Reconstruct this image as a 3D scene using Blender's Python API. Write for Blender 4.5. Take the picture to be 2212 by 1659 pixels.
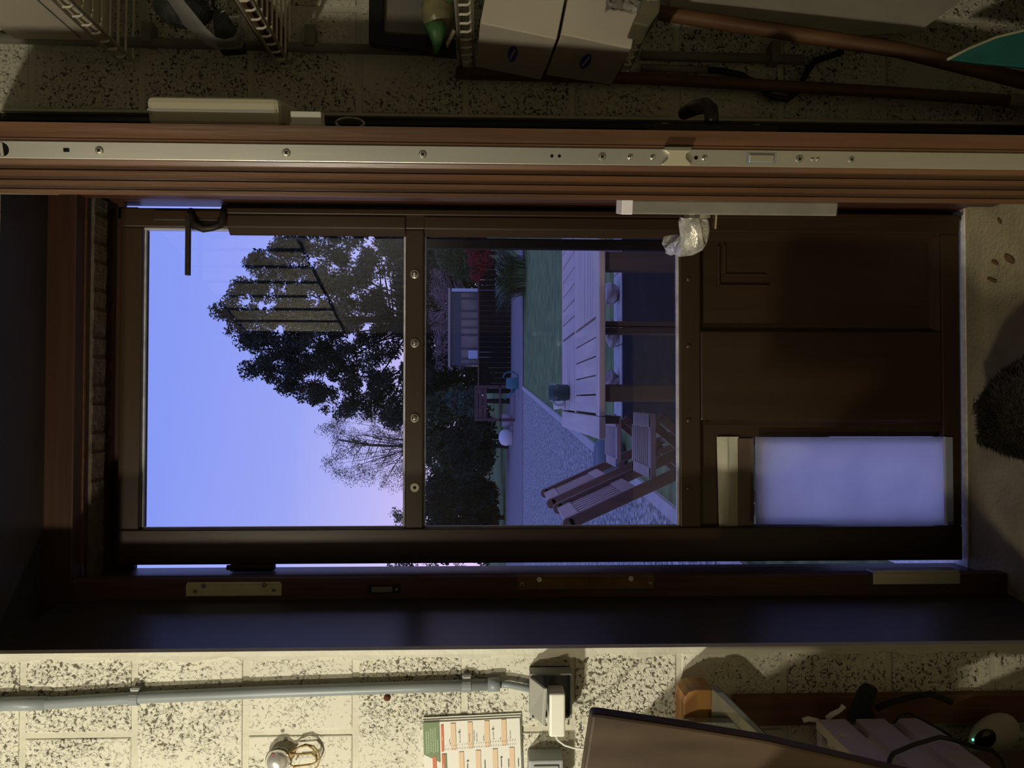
import bpy, math, random
import numpy as np
from mathutils import Vector, Matrix

for _o in list(bpy.data.objects):
    bpy.data.objects.remove(_o)
SC = bpy.context.scene
COL = SC.collection
random.seed(7)
RNG = np.random.default_rng(7)

# ------------------------------------------------------------------ camera
FPX = 1660.0
CAM_Z = 1.135
YAW, PITCH, ROLL = math.radians(1.18), math.radians(1.977), math.radians(0.107)
FW = Vector((math.sin(YAW) * math.cos(PITCH), math.cos(YAW) * math.cos(PITCH), -math.sin(PITCH)))
_r = Vector((math.cos(YAW), -math.sin(YAW), 0))
_u = _r.cross(FW)
RT = math.cos(ROLL) * _r + math.sin(ROLL) * _u
UP = -math.sin(ROLL) * _r + math.cos(ROLL) * _u
CAM = Vector((0, 0, CAM_Z))
cam_data = bpy.data.cameras.new('camera')
cam_data.sensor_width = 36.0
cam_data.sensor_fit = 'HORIZONTAL'
cam_data.lens = 36.0 * FPX / 2212.0
cam_data.clip_start = 0.02
cam_data.clip_end = 300
cam = bpy.data.objects.new('camera', cam_data)
COL.objects.link(cam)
# the phone was held sideways: picture-right is down in the room, picture-up is the room's right
cx, cy, cz = -UP, RT, -FW
cam.matrix_world = Matrix(((cx.x, cy.x, cz.x, CAM.x), (cx.y, cy.y, cz.y, CAM.y), (cx.z, cy.z, cz.z, CAM.z), (0, 0, 0, 1)))
SC.camera = cam

# ------------------------------------------------------------------ world: twilight sky
W = bpy.data.worlds.new('twilight_sky')
SC.world = W
W.use_nodes = True
nt = W.node_tree
nt.nodes.clear()
_out = nt.nodes.new('ShaderNodeOutputWorld')
_bg = nt.nodes.new('ShaderNodeBackground')
_tc = nt.nodes.new('ShaderNodeTexCoord')
_sx = nt.nodes.new('ShaderNodeSeparateXYZ')
_rp = nt.nodes.new('ShaderNodeValToRGB')
nt.links.new(_tc.outputs['Generated'], _sx.inputs[0])
_ad = nt.nodes.new('ShaderNodeMath')
_ad.operation = 'MULTIPLY_ADD'          # the glow sits a little higher towards the west
_ad.inputs[1].default_value = 0.10
nt.links.new(_sx.outputs[0], _ad.inputs[0])
nt.links.new(_sx.outputs[2], _ad.inputs[2])
nt.links.new(_ad.outputs[0], _rp.inputs[0])
els = _rp.color_ramp.elements
stops = [(0.0, (.80, .60, .98)), (.07, (.74, .59, 1.0)), (.14, (.56, .53, 1.0)), (.24, (.38, .43, 1.0)), (.38, (.29, .37, 1.0)), (1.0, (.22, .30, .95))]
els[0].position, els[0].color = stops[0][0], (*stops[0][1], 1)
els[1].position, els[1].color = stops[-1][0], (*stops[-1][1], 1)
for p, c in stops[1:-1]:
    e = els.new(p)
    e.color = (*c, 1)
nt.links.new(_rp.outputs[0], _bg.inputs[0])
_bg.inputs[1].default_value = 1.05
nt.links.new(_bg.outputs[0], _out.inputs[0])

# ------------------------------------------------------------------ lamps of the room
def lamp(name, loc, power, col, size):
    l = bpy.data.lights.new(name, 'POINT')
    l.energy = power
    l.color = col
    l.shadow_soft_size = size
    o = bpy.data.objects.new(name, l)
    o.location = loc
    COL.objects.link(o)
    return o
lamp('wall_lamp_bulb', (-1.40, 0.10, 1.70), 86.0, (1.0, .935, .76), .035)
lamp('ceiling_lamp_bulb', (-1.42, -1.50, 2.48), 96.0, (1.0, .88, .64), .05)

SC.view_settings.view_transform = 'Standard'
SC.view_settings.look = 'None'
SC.view_settings.exposure = 0.0
SC.view_settings.gamma = 1.0
SC.view_settings.use_curve_mapping = False

# ------------------------------------------------------------------ helpers
def at(px, py, D):
    """point of the plane Y = D behind picture position (px, py)"""
    d = FW + (829.5 - py) / FPX * RT + (1106 - px) / FPX * UP
    return CAM + d * (D / d.y)

SLOPE, Y0 = 0.015, 3.0
def zg(y):
    return max(0.0, y - Y0) * SLOPE - 0.02
def gnd(px, py):
    """point of the garden's ground seen at (px, py)"""
    d = FW + (829.5 - py) / FPX * RT + (1106 - px) / FPX * UP
    lo, hi = 0.5, 90.0
    for _ in range(50):
        m = .5 * (lo + hi)
        p = CAM + d * (m / d.y)
        if p.z > zg(m):
            lo = m
        else:
            hi = m
    return CAM + d * (lo / d.y)

def tag(o, label=None, cat=None, group=None, kind=None):
    if label: o['label'] = label
    if cat: o['category'] = cat
    if group: o['group'] = group
    if kind: o['kind'] = kind
    return o

def empty(name, loc=(0, 0, 0)):
    o = bpy.data.objects.new(name, None)
    o.location = loc
    o.empty_display_size = .05
    COL.objects.link(o)
    return o

class MB:
    def __init__(self):
        self.v, self.f = [], []
    def add(self, vs, fs):
        b = len(self.v)
        self.v += [tuple(p) for p in vs]
        self.f += [tuple(i + b for i in f) for f in fs]
        return self
    def box(self, x0, x1, y0, y1, z0, z1):
        vs = [(x, y, z) for z in (z0, z1) for y in (y0, y1) for x in (x0, x1)]
        return self.add(vs, [(0, 2, 3, 1), (4, 5, 7, 6), (0, 1, 5, 4), (2, 6, 7, 3), (0, 4, 6, 2), (1, 3, 7, 5)])
    def obox(self, o, a, b, c):
        """parallelepiped: corner o and three edge vectors"""
        o, a, b, c = map(Vector, (o, a, b, c))
        vs = [o + a * i + b * j + c * k for k in (0, 1) for j in (0, 1) for i in (0, 1)]
        fs = [(0, 2, 3, 1), (4, 5, 7, 6), (0, 1, 5, 4), (2, 6, 7, 3), (0, 4, 6, 2), (1, 3, 7, 5)]
        if a.cross(b).dot(c) < 0:
            fs = [f[::-1] for f in fs]
        return self.add(vs, fs)
    def hexa(self, p):
        """8 corners: 4 of one side in order, 4 of the other"""
        return self.add(p, [(0, 1, 2, 3), (7, 6, 5, 4), (0, 4, 5, 1), (1, 5, 6, 2), (2, 6, 7, 3), (3, 7, 4, 0)])
    def prism(self, pts, vec):
        """polygon pts (3d, in order) swept along vec"""
        vec = Vector(vec)
        n = len(pts)
        vs = [Vector(p) for p in pts] + [Vector(p) + vec for p in pts]
        fs = [tuple(range(n)), tuple(range(2 * n - 1, n - 1, -1))]
        for i in range(n):
            j = (i + 1) % n
            fs.append((i, i + n, j + n, j))
        return self.add(vs, fs)
    def tube(self, path, r, n=8, cap=True):
        path = [Vector(p) for p in path]
        rs = r if isinstance(r, (list, tuple)) else [r] * len(path)
        up = None
        rings = []
        for i, p in enumerate(path):
            t = (path[min(i + 1, len(path) - 1)] - path[max(i - 1, 0)])
            if t.length < 1e-9: t = Vector((0, 0, 1))
            t.normalize()
            if up is None:
                up = Vector((0, 0, 1)) if abs(t.z) < .9 else Vector((1, 0, 0))
            a = t.cross(up)
            if a.length < 1e-6: a = t.orthogonal()
            a.normalize()
            up = a.cross(t).normalized()
            rings.append([p + (a * math.cos(2 * math.pi * k / n) + up * math.sin(2 * math.pi * k / n)) * rs[i] for k in range(n)])
        vs = [q for R in rings for q in R]
        fs = []
        for i in range(len(path) - 1):
            for k in range(n):
                j = (k + 1) % n
                fs.append((i * n + k, i * n + j, (i + 1) * n + j, (i + 1) * n + k))
        if cap:
            fs.append(tuple(range(n - 1, -1, -1)))
            fs.append(tuple((len(path) - 1) * n + k for k in range(n)))
        return self.add(vs, fs)
    def lathe(self, prof, o, ax, n=16):
        """profile [(r, h)] turned about axis ax through o"""
        o, ax = Vector(o), Vector(ax).normalized()
        a = ax.orthogonal().normalized()
        b = ax.cross(a)
        vs, fs = [], []
        for r, h in prof:
            for k in range(n):
                t = 2 * math.pi * k / n
                vs.append(o + ax * h + (a * math.cos(t) + b * math.sin(t)) * max(r, 1e-5))
        for i in range(len(prof) - 1):
            for k in range(n):
                j = (k + 1) % n
                fs.append((i * n + k, i * n + j, (i + 1) * n + j, (i + 1) * n + k))
        fs.append(tuple(range(n - 1, -1, -1)))
        fs.append(tuple((len(prof) - 1) * n + k for k in range(n)))
        return self.add(vs, fs)
    def blob(self, c, rad, n=12, m=8, jit=0.0, seed=0, rot=None):
        rg = random.Random(seed)
        c = Vector(c)
        R = rot or Matrix.Identity(3)
        vs, fs = [], []
        for i in range(m + 1):
            th = math.pi * i / m
            for k in range(n):
                ph = 2 * math.pi * k / n
                s = 1 + (rg.uniform(-jit, jit) if 0 < i < m else 0)
                q = Vector((rad[0] * math.sin(th) * math.cos(ph), rad[1] * math.sin(th) * math.sin(ph), rad[2] * math.cos(th))) * s
                vs.append(c + R @ q)
        for i in range(m):
            for k in range(n):
                j = (k + 1) % n
                fs.append((i * n + k, (i + 1) * n + k, (i + 1) * n + j, i * n + j))
        return self.add(vs, fs)
    def build(self, name, mat, parent=None, smooth=False, bevel=0, seg=2, subsurf=0, origin=None):
        me = bpy.data.meshes.new(name)
        v = self.v
        org = Vector(origin) if origin is not None else None
        if org is not None:
            v = [(p[0] - org.x, p[1] - org.y, p[2] - org.z) for p in v]
        elif parent is not None:
            pl = world_loc(parent)
            v = [(p[0] - pl.x, p[1] - pl.y, p[2] - pl.z) for p in v]
        me.from_pydata(v, [], self.f)
        me.validate()
        me.materials.append(mat)
        if smooth:
            me.polygons.foreach_set('use_smooth', [True] * len(me.polygons))
        o = bpy.data.objects.new(name, me)
        COL.objects.link(o)
        if parent is not None:
            o.parent = parent
            if org is not None:
                o.location = org - world_loc(parent)
        elif org is not None:
            o.location = org
        if bevel:
            b = o.modifiers.new('bevel', 'BEVEL')
            b.width, b.segments, b.limit_method, b.angle_limit = bevel, seg, 'ANGLE', math.radians(40)
        if subsurf:
            s = o.modifiers.new('subsurf', 'SUBSURF')
            s.levels = s.render_levels = subsurf
        return o

def world_loc(o):
    p = Vector(o.location)
    while o.parent is not None:
        o = o.parent
        p = p + Vector(o.location)
    return p

def mesh_np(name, V, F, mat, parent=None):
    """triangles from numpy arrays, V in world metres"""
    if parent is not None:
        V = V - np.array(world_loc(parent))
    me = bpy.data.meshes.new(name)
    nv, nf = len(V), len(F)
    me.vertices.add(nv)
    me.vertices.foreach_set('co', np.asarray(V, dtype=np.float32).ravel())
    me.loops.add(nf * 3)
    me.loops.foreach_set('vertex_index', np.asarray(F, dtype=np.int32).ravel())
    me.polygons.add(nf)
    me.polygons.foreach_set('loop_start', np.arange(0, nf * 3, 3, dtype=np.int32))
    me.update(calc_edges=True)
    me.materials.append(mat)
    o = bpy.data.objects.new(name, me)
    COL.objects.link(o)
    if parent is not None:
        o.parent = parent
    return o

# ------------------------------------------------------------------ materials
def _new(name):
    m = bpy.data.materials.new(name)
    m.use_nodes = True
    t = m.node_tree
    b = t.nodes['Principled BSDF']
    return m, t, b

def _setp(b, rough, metal, spec, coat=0):
    b.inputs['Roughness'].default_value = rough
    b.inputs['Metallic'].default_value = metal
    b.inputs['Specular IOR Level'].default_value = spec
    b.inputs['Coat Weight'].default_value = coat

def mat(name, c1, c2=None, scale=20, stretch=(1, 1, 1), rough=.6, metal=0, spec=.4, bump=0, bscale=None, detail=4, lo=.35, hi=.65, coat=0, world=True):
    """one or two colours mixed by (stretched) noise, with fine relief"""
    m, t, b = _new(name)
    _setp(b, rough, metal, spec, coat)
    b.inputs['Base Color'].default_value = (*c1, 1)
    if c2 is None and not bump:
        return m
    g = t.nodes.new('ShaderNodeNewGeometry') if world else t.nodes.new('ShaderNodeTexCoord')
    mp = t.nodes.new('ShaderNodeMapping')
    mp.inputs['Scale'].default_value = stretch
    t.links.new(g.outputs['Position' if world else 'Object'], mp.inputs[0])
    nz = t.nodes.new('ShaderNodeTexNoise')
    nz.inputs['Scale'].default_value = scale
    nz.inputs['Detail'].default_value = detail
    t.links.new(mp.outputs[0], nz.inputs['Vector'])
    if c2 is not None:
        r = t.nodes.new('ShaderNodeValToRGB')
        r.color_ramp.elements[0].position, r.color_ramp.elements[0].color = lo, (*c1, 1)
        r.color_ramp.elements[1].position, r.color_ramp.elements[1].color = hi, (*c2, 1)
        t.links.new(nz.outputs['Fac'], r.inputs[0])
        t.links.new(r.outputs[0], b.inputs['Base Color'])
    if bump:
        n2 = nz
        if bscale:
            n2 = t.nodes.new('ShaderNodeTexNoise')
            n2.inputs['Scale'].default_value = bscale
            n2.inputs['Detail'].default_value = 3
            t.links.new(mp.outputs[0], n2.inputs['Vector'])
        bp = t.nodes.new('ShaderNodeBump')
        bp.inputs['Strength'].default_value = bump
        bp.inputs['Distance'].default_value = .01
        t.links.new(n2.outputs['Fac'], bp.inputs['Height'])
        t.links.new(bp.outputs[0], b.inputs['Normal'])
    return m

def mat_glass(name, tint=(.93, .95, .97)):
    m, t, b = _new(name)
    t.nodes.remove(b)
    o = t.nodes['Material Output']
    tr = t.nodes.new('ShaderNodeBsdfTransparent')
    tr.inputs[0].default_value = (*tint, 1)
    gl = t.nodes.new('ShaderNodeBsdfGlossy')
    gl.inputs['Roughness'].default_value = 0.0
    fr = t.nodes.new('ShaderNodeFresnel')
    fr.inputs[0].default_value = 1.52
    mx = t.nodes.new('ShaderNodeMixShader')
    t.links.new(fr.outputs[0], mx.inputs[0])
    t.links.new(tr.outputs[0], mx.inputs[1])
    t.links.new(gl.outputs[0], mx.inputs[2])
    t.links.new(mx.outputs[0], o.inputs[0])
    return m

def mat_translucent(name, col, gloss=.08, share=.75):
    m, t, b = _new(name)
    t.nodes.remove(b)
    o = t.nodes['Material Output']
    d = t.nodes.new('ShaderNodeBsdfDiffuse')
    d.inputs[0].default_value = (*col, 1)
    tl = t.nodes.new('ShaderNodeBsdfTranslucent')
    tl.inputs[0].default_value = (*col, 1)
    m1 = t.nodes.new('ShaderNodeMixShader')
    m1.inputs[0].default_value = share
    g = t.nodes.new('ShaderNodeBsdfGlossy')
    g.inputs['Roughness'].default_value = .15
    m2 = t.nodes.new('ShaderNodeMixShader')
    m2.inputs[0].default_value = gloss
    t.links.new(d.outputs[0], m1.inputs[1])
    t.links.new(tl.outputs[0], m1.inputs[2])
    t.links.new(m1.outputs[0], m2.inputs[1])
    t.links.new(g.outputs[0], m2.inputs[2])
    t.links.new(m2.outputs[0], o.inputs[0])
    return m, d, tl, t

def mat_film(name, col, opac=.35):
    """clear plastic film"""
    m, t, b = _new(name)
    b.inputs['Base Color'].default_value = (*col, 1)
    _setp(b, .12, 0, .8)
    o = t.nodes['Material Output']
    tr = t.nodes.new('ShaderNodeBsdfTransparent')
    mx = t.nodes.new('ShaderNodeMixShader')
    mx.inputs[0].default_value = opac
    g = t.nodes.new('ShaderNodeNewGeometry')
    nz = t.nodes.new('ShaderNodeTexNoise')
    nz.inputs['Scale'].default_value = 60
    t.links.new(g.outputs['Position'], nz.inputs['Vector'])
    bp = t.nodes.new('ShaderNodeBump')
    bp.inputs['Strength'].default_value = .8
    t.links.new(nz.outputs[0], bp.inputs['Height'])
    t.links.new(bp.outputs[0], b.inputs['Normal'])
    t.links.new(tr.outputs[0], mx.inputs[1])
    t.links.new(b.outputs[0], mx.inputs[2])
    t.links.new(mx.outputs[0], o.inputs[0])
    return m

def mat_block(name, base, pit, thr=.60, scale=180):
    """painted open-textured concrete: smooth paint broken by small pits, in patches"""
    m, t, b = _new(name)
    _setp(b, .55, 0, .3)
    g = t.nodes.new('ShaderNodeNewGeometry')
    mp = t.nodes.new('ShaderNodeMapping')
    t.links.new(g.outputs['Position'], mp.inputs[0])
    n1 = t.nodes.new('ShaderNodeTexNoise')
    n1.inputs['Scale'].default_value = scale
    n1.inputs['Detail'].default_value = 2.5
    n1.inputs['Distortion'].default_value = .6
    n2 = t.nodes.new('ShaderNodeTexNoise')
    n2.inputs['Scale'].default_value = 6
    n2.inputs['Detail'].default_value = 2
    t.links.new(mp.outputs[0], n1.inputs['Vector'])
    t.links.new(mp.outputs[0], n2.inputs['Vector'])
    mu = t.nodes.new('ShaderNodeMath')
    mu.operation = 'MULTIPLY_ADD'
    mu.inputs[1].default_value = .80
    mn = t.nodes.new('ShaderNodeMath')
    mn.operation = 'MINIMUM'
    mn.inputs[1].default_value = .555
    t.links.new(n2.outputs['Fac'], mn.inputs[0])
    t.links.new(mn.outputs[0], mu.inputs[0])
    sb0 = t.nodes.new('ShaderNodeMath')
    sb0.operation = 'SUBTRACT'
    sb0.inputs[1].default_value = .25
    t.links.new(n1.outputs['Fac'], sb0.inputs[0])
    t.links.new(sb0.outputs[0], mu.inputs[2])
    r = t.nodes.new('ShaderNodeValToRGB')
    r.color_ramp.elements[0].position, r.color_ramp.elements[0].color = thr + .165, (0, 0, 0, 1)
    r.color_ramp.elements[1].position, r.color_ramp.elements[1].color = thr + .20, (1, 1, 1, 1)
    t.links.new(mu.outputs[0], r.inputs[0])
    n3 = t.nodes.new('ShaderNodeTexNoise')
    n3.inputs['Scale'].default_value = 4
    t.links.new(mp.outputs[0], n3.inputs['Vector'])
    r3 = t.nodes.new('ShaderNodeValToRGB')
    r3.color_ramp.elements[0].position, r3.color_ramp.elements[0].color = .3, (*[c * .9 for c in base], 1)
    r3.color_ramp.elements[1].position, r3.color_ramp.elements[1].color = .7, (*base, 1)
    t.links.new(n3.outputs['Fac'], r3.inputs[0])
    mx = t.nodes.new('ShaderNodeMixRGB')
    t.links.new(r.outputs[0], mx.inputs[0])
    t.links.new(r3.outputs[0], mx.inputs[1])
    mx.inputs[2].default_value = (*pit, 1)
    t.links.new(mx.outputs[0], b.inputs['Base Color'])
    r4 = t.nodes.new('ShaderNodeValToRGB')
    r4.color_ramp.elements[0].position, r4.color_ramp.elements[0].color = thr + .04, (1, 1, 1, 1)
    r4.color_ramp.elements[1].position, r4.color_ramp.elements[1].color = thr + .21, (0, 0, 0, 1)
    t.links.new(mu.outputs[0], r4.inputs[0])
    bp = t.nodes.new('ShaderNodeBump')
    bp.inputs['Strength'].default_value = .6
    bp.inputs['Distance'].default_value = .005
    t.links.new(r4.outputs[0], bp.inputs['Height'])
    t.links.new(bp.outputs[0], b.inputs['Normal'])
    return m

def wood(name, c1, c2, rough=.4, axis='z', scale=30, bump=.12, spec=.4, coat=0):
    st = {'x': (.06, 1, 1), 'y': (1, .06, 1), 'z': (1, 1, .06)}[axis]
    return mat(name, c1, c2, scale=scale * 2.2, stretch=st, rough=rough, spec=spec, bump=bump, detail=5, lo=.3, hi=.7, coat=coat)

X = {}
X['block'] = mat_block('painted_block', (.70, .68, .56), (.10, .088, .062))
X['mortar'] = mat('painted_mortar', (.66, .645, .53), (.56, .54, .43), scale=9, rough=.6, bump=.25, bscale=60)
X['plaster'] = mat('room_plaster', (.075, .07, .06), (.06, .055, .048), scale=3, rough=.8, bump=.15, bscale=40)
X['floor'] = mat('concrete_floor', (.37, .315, .18), (.26, .22, .13), scale=11, rough=.75, bump=.3, bscale=90, detail=6)
X['reveal'] = mat('shaded_reveal', (.030, .027, .028), (.040, .036, .036), scale=8, stretch=(1, 1, .15), rough=.36, spec=.5, bump=.05)  # reveal faces away from the lamps; that shade is in this dark colour
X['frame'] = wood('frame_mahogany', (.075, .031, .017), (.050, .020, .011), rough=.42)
X['frame_h'] = wood('frame_mahogany_dimmed', (.050, .022, .012), (.034, .015, .008), rough=.42, axis='x')  # darker copy of the frame wood, dimming the lamplight on the head
X['outdoor'] = wood('brown_door_paint', (.034, .0178, .0080), (.026, .0135, .0062), rough=.38, scale=14, bump=.05)
X['outdoor_h'] = wood('brown_door_paint_rail', (.034, .0178, .0080), (.026, .0135, .0062), rough=.38, axis='x', scale=14, bump=.05)
X['indoor'] = wood('varnished_door', (.112, .052, .024), (.054, .026, .013), rough=.36, scale=22, bump=.18, coat=.15)
X['steel'] = mat('galvanised_steel', (.55, .54, .47), (.46, .455, .40), scale=14, stretch=(1, 1, .2), rough=.36, metal=.85, bump=.04)
X['brass'] = mat('dull_brass', (.60, .55, .36), (.50, .46, .29), scale=30, rough=.4, metal=.35)
X['chrome'] = mat('chrome', (.75, .74, .70), rough=.10, metal=1)
X['screw'] = mat('screw_metal', (.40, .39, .33), rough=.35, metal=.9)
X['black'] = mat('black_plastic', (.012, .012, .013), rough=.45)
X['iron'] = mat('black_iron', (.016, .012, .012), (.03, .02, .016), scale=60, rough=.5, metal=.3)
X['hole'] = mat('dark_hole', (.004, .004, .004), rough=.9, spec=.1)
X['cream'] = mat('cream_plastic', (.62, .58, .43), rough=.4)
X['white'] = mat('white_plastic', (.78, .77, .70), rough=.35)
X['grey'] = mat('grey_plastic', (.36, .38, .37), rough=.45)
X['greyd'] = mat('dark_grey_plastic', (.16, .17, .19), rough=.45)
X['pipe'] = mat('grey_conduit', (.27, .305, .315), (.24, .27, .28), scale=12, rough=.38)
X['glass'] = mat_glass('window_glass')
X['silicone'] = mat('silicone_bead', (.55, .54, .56), (.38, .36, .38), scale=40, stretch=(1, 1, .3), rough=.3, spec=.7)
X['wire'] = mat('white_coated_wire', (.84, .80, .68), rough=.4)
X['carton'] = mat('white_carton', (.78, .72, .60), (.72, .66, .55), scale=6, rough=.7)
X['blue'] = mat('blue_print', (.025, .045, .50), rough=.5)
X['print_white'] = mat('white_print', (.60, .60, .66), rough=.5)
# ================================================================== THE ROOM
DW, DF, DO = 1.40, 1.64, 1.77            # wall face, frame face, outer door face
XL, XR = at(1100, 1401, DW).x, at(1100, 254, DW).x
ZL = 2.016                               # underside of the lintel
ROOM = (-1.95, 1.25, -2.3, 2.55)         # left, right, back, ceiling

tag(MB().box(ROOM[0] - .1, ROOM[1] + .1, ROOM[2] - .1, 1.86, -.12, 0).build('floor', X['floor']), 'dusty beige concrete floor at the foot of the doorway', 'floor', kind='structure')
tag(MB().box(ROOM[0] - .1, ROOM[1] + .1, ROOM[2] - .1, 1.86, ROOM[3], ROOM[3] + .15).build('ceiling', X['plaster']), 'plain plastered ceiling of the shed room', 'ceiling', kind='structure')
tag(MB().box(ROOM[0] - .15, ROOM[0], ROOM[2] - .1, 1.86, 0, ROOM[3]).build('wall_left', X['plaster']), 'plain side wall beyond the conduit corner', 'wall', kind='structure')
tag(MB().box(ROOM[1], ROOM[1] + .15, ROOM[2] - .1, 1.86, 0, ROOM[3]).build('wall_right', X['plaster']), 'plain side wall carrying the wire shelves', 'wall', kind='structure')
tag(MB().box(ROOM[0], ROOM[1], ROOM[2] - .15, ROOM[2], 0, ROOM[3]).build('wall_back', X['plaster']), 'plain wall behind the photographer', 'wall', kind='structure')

# door wall: mortar core with an opening, and the painted blocks proud of it
w = MB()
w.box(ROOM[0], XL, DW + .0008, 1.86, 0, ROOM[3])
w.box(XR, ROOM[1], DW + .0008, 1.86, 0, ROOM[3])
w.box(XL, XR, DW + .004, 1.86, 2.12, ROOM[3])
w.box(XL, XR, DW + .004, DW + .02, ZL, 2.12)
w.box(XL, XR, DW + .02, 1.86, 2.10, 2.12)
wall = tag(w.build('wall_front', X['mortar']), 'cream painted wall of pitted concrete blocks around the doorway', 'wall', kind='structure')

_blk = {}
def block(x0, x1, z0, z1):
    g = .011
    w_, h_ = round(x1 - x0 - g, 4), round(z1 - z0 - g, 4)
    key = (w_, h_)
    if key not in _blk:
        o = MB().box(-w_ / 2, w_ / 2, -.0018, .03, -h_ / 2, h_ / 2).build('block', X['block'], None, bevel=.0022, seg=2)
        _blk[key] = o
    else:
        o = _blk[key].copy()
        COL.objects.link(o)
    o.parent = wall
    o.location = ((x0 + x1) / 2, DW + random.uniform(-.0008, .0008), (z0 + z1) / 2)
CH = .195
zb = 1.562 - 8 * CH
k = 0
while zb < ROOM[3] - .02:
    z0, z1 = max(zb, 0.0), min(zb + CH, ROOM[3])
    odd = k % 2
    if z1 - z0 > .03:
        xs = [XL - .145 if odd else XL - .34]
        while xs[-1] > -1.9: xs.append(xs[-1] - .39)
        xs = [XL] + xs
        for a, b in zip(xs[1:], xs[:-1]):
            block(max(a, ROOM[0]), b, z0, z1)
        xs = [XR, XR + (.195 if odd else .39)]
        while xs[-1] < 1.24: xs.append(xs[-1] + .39)
        for a, b in zip(xs[:-1], xs[1:]):
            if b - a > .02 and a < ROOM[1]:
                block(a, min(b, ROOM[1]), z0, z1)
        if zb > ZL - .01:
            for a in (0, 1, 2):
                x0 = XL + a * (XR - XL) / 3
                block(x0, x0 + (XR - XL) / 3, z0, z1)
    zb += CH
    k += 1
# lintel strip between the opening and the next course
# smooth paint flashing that runs down the corner of the opening
fl = MB()
pts = []
n = 60
for i in range(n + 1):
    z = 0.0 + (ZL + .02) * i / n
    pts.append((XL - .013 - .006 * math.sin(i * 1.7) * math.sin(i * .43), z))
poly = [(XL + .002, DW - .008, 0.0), (XL + .002, DW - .008, ZL + .02)] + [(x, DW - .0065, z) for x, z in reversed(pts)]
fl.prism(poly, (0, .02, 0))
fl.build('paint_flashing', X['mortar'], wall)

# reveal lining between wall face and frame, coloured dark for its shade
XFL = at(1100, 1291, DF).x
XFR = at(1100, 418, DF).x + .055
tag(MB().prism([(XL, DW, 0), (XFL, DF, 0), (XL, DF, 0)], (0, 0, ZL)).build('trim_1', X['reveal']), 'reveal board between cream wall and strike plates, coloured dark for its shade', 'reveal', kind='structure')
tag(MB().prism([(XL, DW + .003, ZL - .002), (XL, DF, 2.055), (XL, DF, 2.12), (XL, DW + .003, ZL + .02)], (XR - XL, 0, 0)).build('trim_2', X['reveal']), 'reveal board above the doorway, coloured dark for its shade', 'reveal', kind='structure')
tag(MB().prism([(XR, DW + .012, 0), (XR, DF, 0), (XR - .012, DF, 0), (XR - .012, DW + .012, 0)], (0, 0, ZL)).build('trim_3', X['reveal']), 'reveal board behind the open door leaf, coloured dark for its shade', 'reveal', kind='structure')

# ------------------------------------------------------------------ door frame
fr = empty('door_frame', (0, DF, 0))
tag(fr, 'reddish brown mahogany door frame with steel strike plates', 'door frame', kind='structure')
xl0 = at(1100, 1246, DF).x               # inner edge of hinge... of the lock-side jamb
xl1 = at(1100, 1230, DO).x
xr0 = at(1100, 415, DF).x
xr1 = at(1100, 449, DO).x
zt0 = at(160, 850, DF).z
zt1 = at(229, 850, DO).z
MB().box(XL, xl0, DF, DF + .035, 0, zt0).box(XL, xl1 - .004, DF + .035, 1.83, 0, zt0).build('jamb', X['frame'], fr, bevel=.002)
MB().box(xr1 - .012, XR - .012, DF, DF + .035, 0, zt0).box(xr1 + .010, XR - .0, DF + .035, 1.83, 0, zt0).build('jamb', X['frame'], fr, bevel=.002)
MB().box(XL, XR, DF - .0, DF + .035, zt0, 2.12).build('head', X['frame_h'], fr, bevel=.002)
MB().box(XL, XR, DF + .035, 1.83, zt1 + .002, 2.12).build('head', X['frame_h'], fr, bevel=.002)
z_b = at(181, 850, DF + .04).z
MB().box(xl0, xr0, DF + .036, DF + .042, z_b - .003, z_b + .006).build('bead', X['indoor'], fr)
s = MB()
for i in range(40):                       # crumpled draught strip under the head
    x0 = xl1 + (xr1 - xl1) * i / 40
    s.box(x0, x0 + (xr1 - xl1) / 40, DF + .06, DF + .115, zt1 - .004 - .003 * ((i * 7) % 5) / 5, zt1 + .004)
X['strip'] = mat('draught_strip', (.10, .075, .05), (.06, .045, .03), scale=40, rough=.85, bump=.4)
s.build('draught_strip', X['strip'], fr)
# door stop behind the outer door at the head and along most of the right jamb
MB().box(xl1 - .005, xr1 + .005, 1.818, 1.835, zt1 - .045, zt1 + .01).build('stop', X['frame_h'], fr)
z_s = at(479, 455, 1.82).z
MB().box(xr1 - .022, xr1 + .022, 1.818, 1.835, 0, z_s).build('stop', X['frame'], fr)
MB().box(xr1 - .022, xr1 + .022, 1.818, 1.835, at(268, 455, 1.82).z, zt1).build('stop', X['frame'], fr)

def screw_head(o, n, r, parent, name='screw', m=None, dome=.35):
    n = Vector(n).normalized()
    a = n.orthogonal().normalized()
    b = n.cross(a)
    s = MB().lathe([(r, 0), (r, r * .12), (r * .8, r * dome), (r * .3, r * dome * 1.15)], o, n, 14)
    q = s.build(name, m or X['screw'], parent, smooth=False)
    c = MB()
    t = Vector(o) + n * (r * dome * 1.2)
    for d, e in ((a, b), (b, a)):
        c.obox(t - d * r * .45 - e * r * .12 - n * .0003, d * r * .9, e * r * .24, n * .0006)
    c.build('slot', X['hole'], q)
    return q

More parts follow.
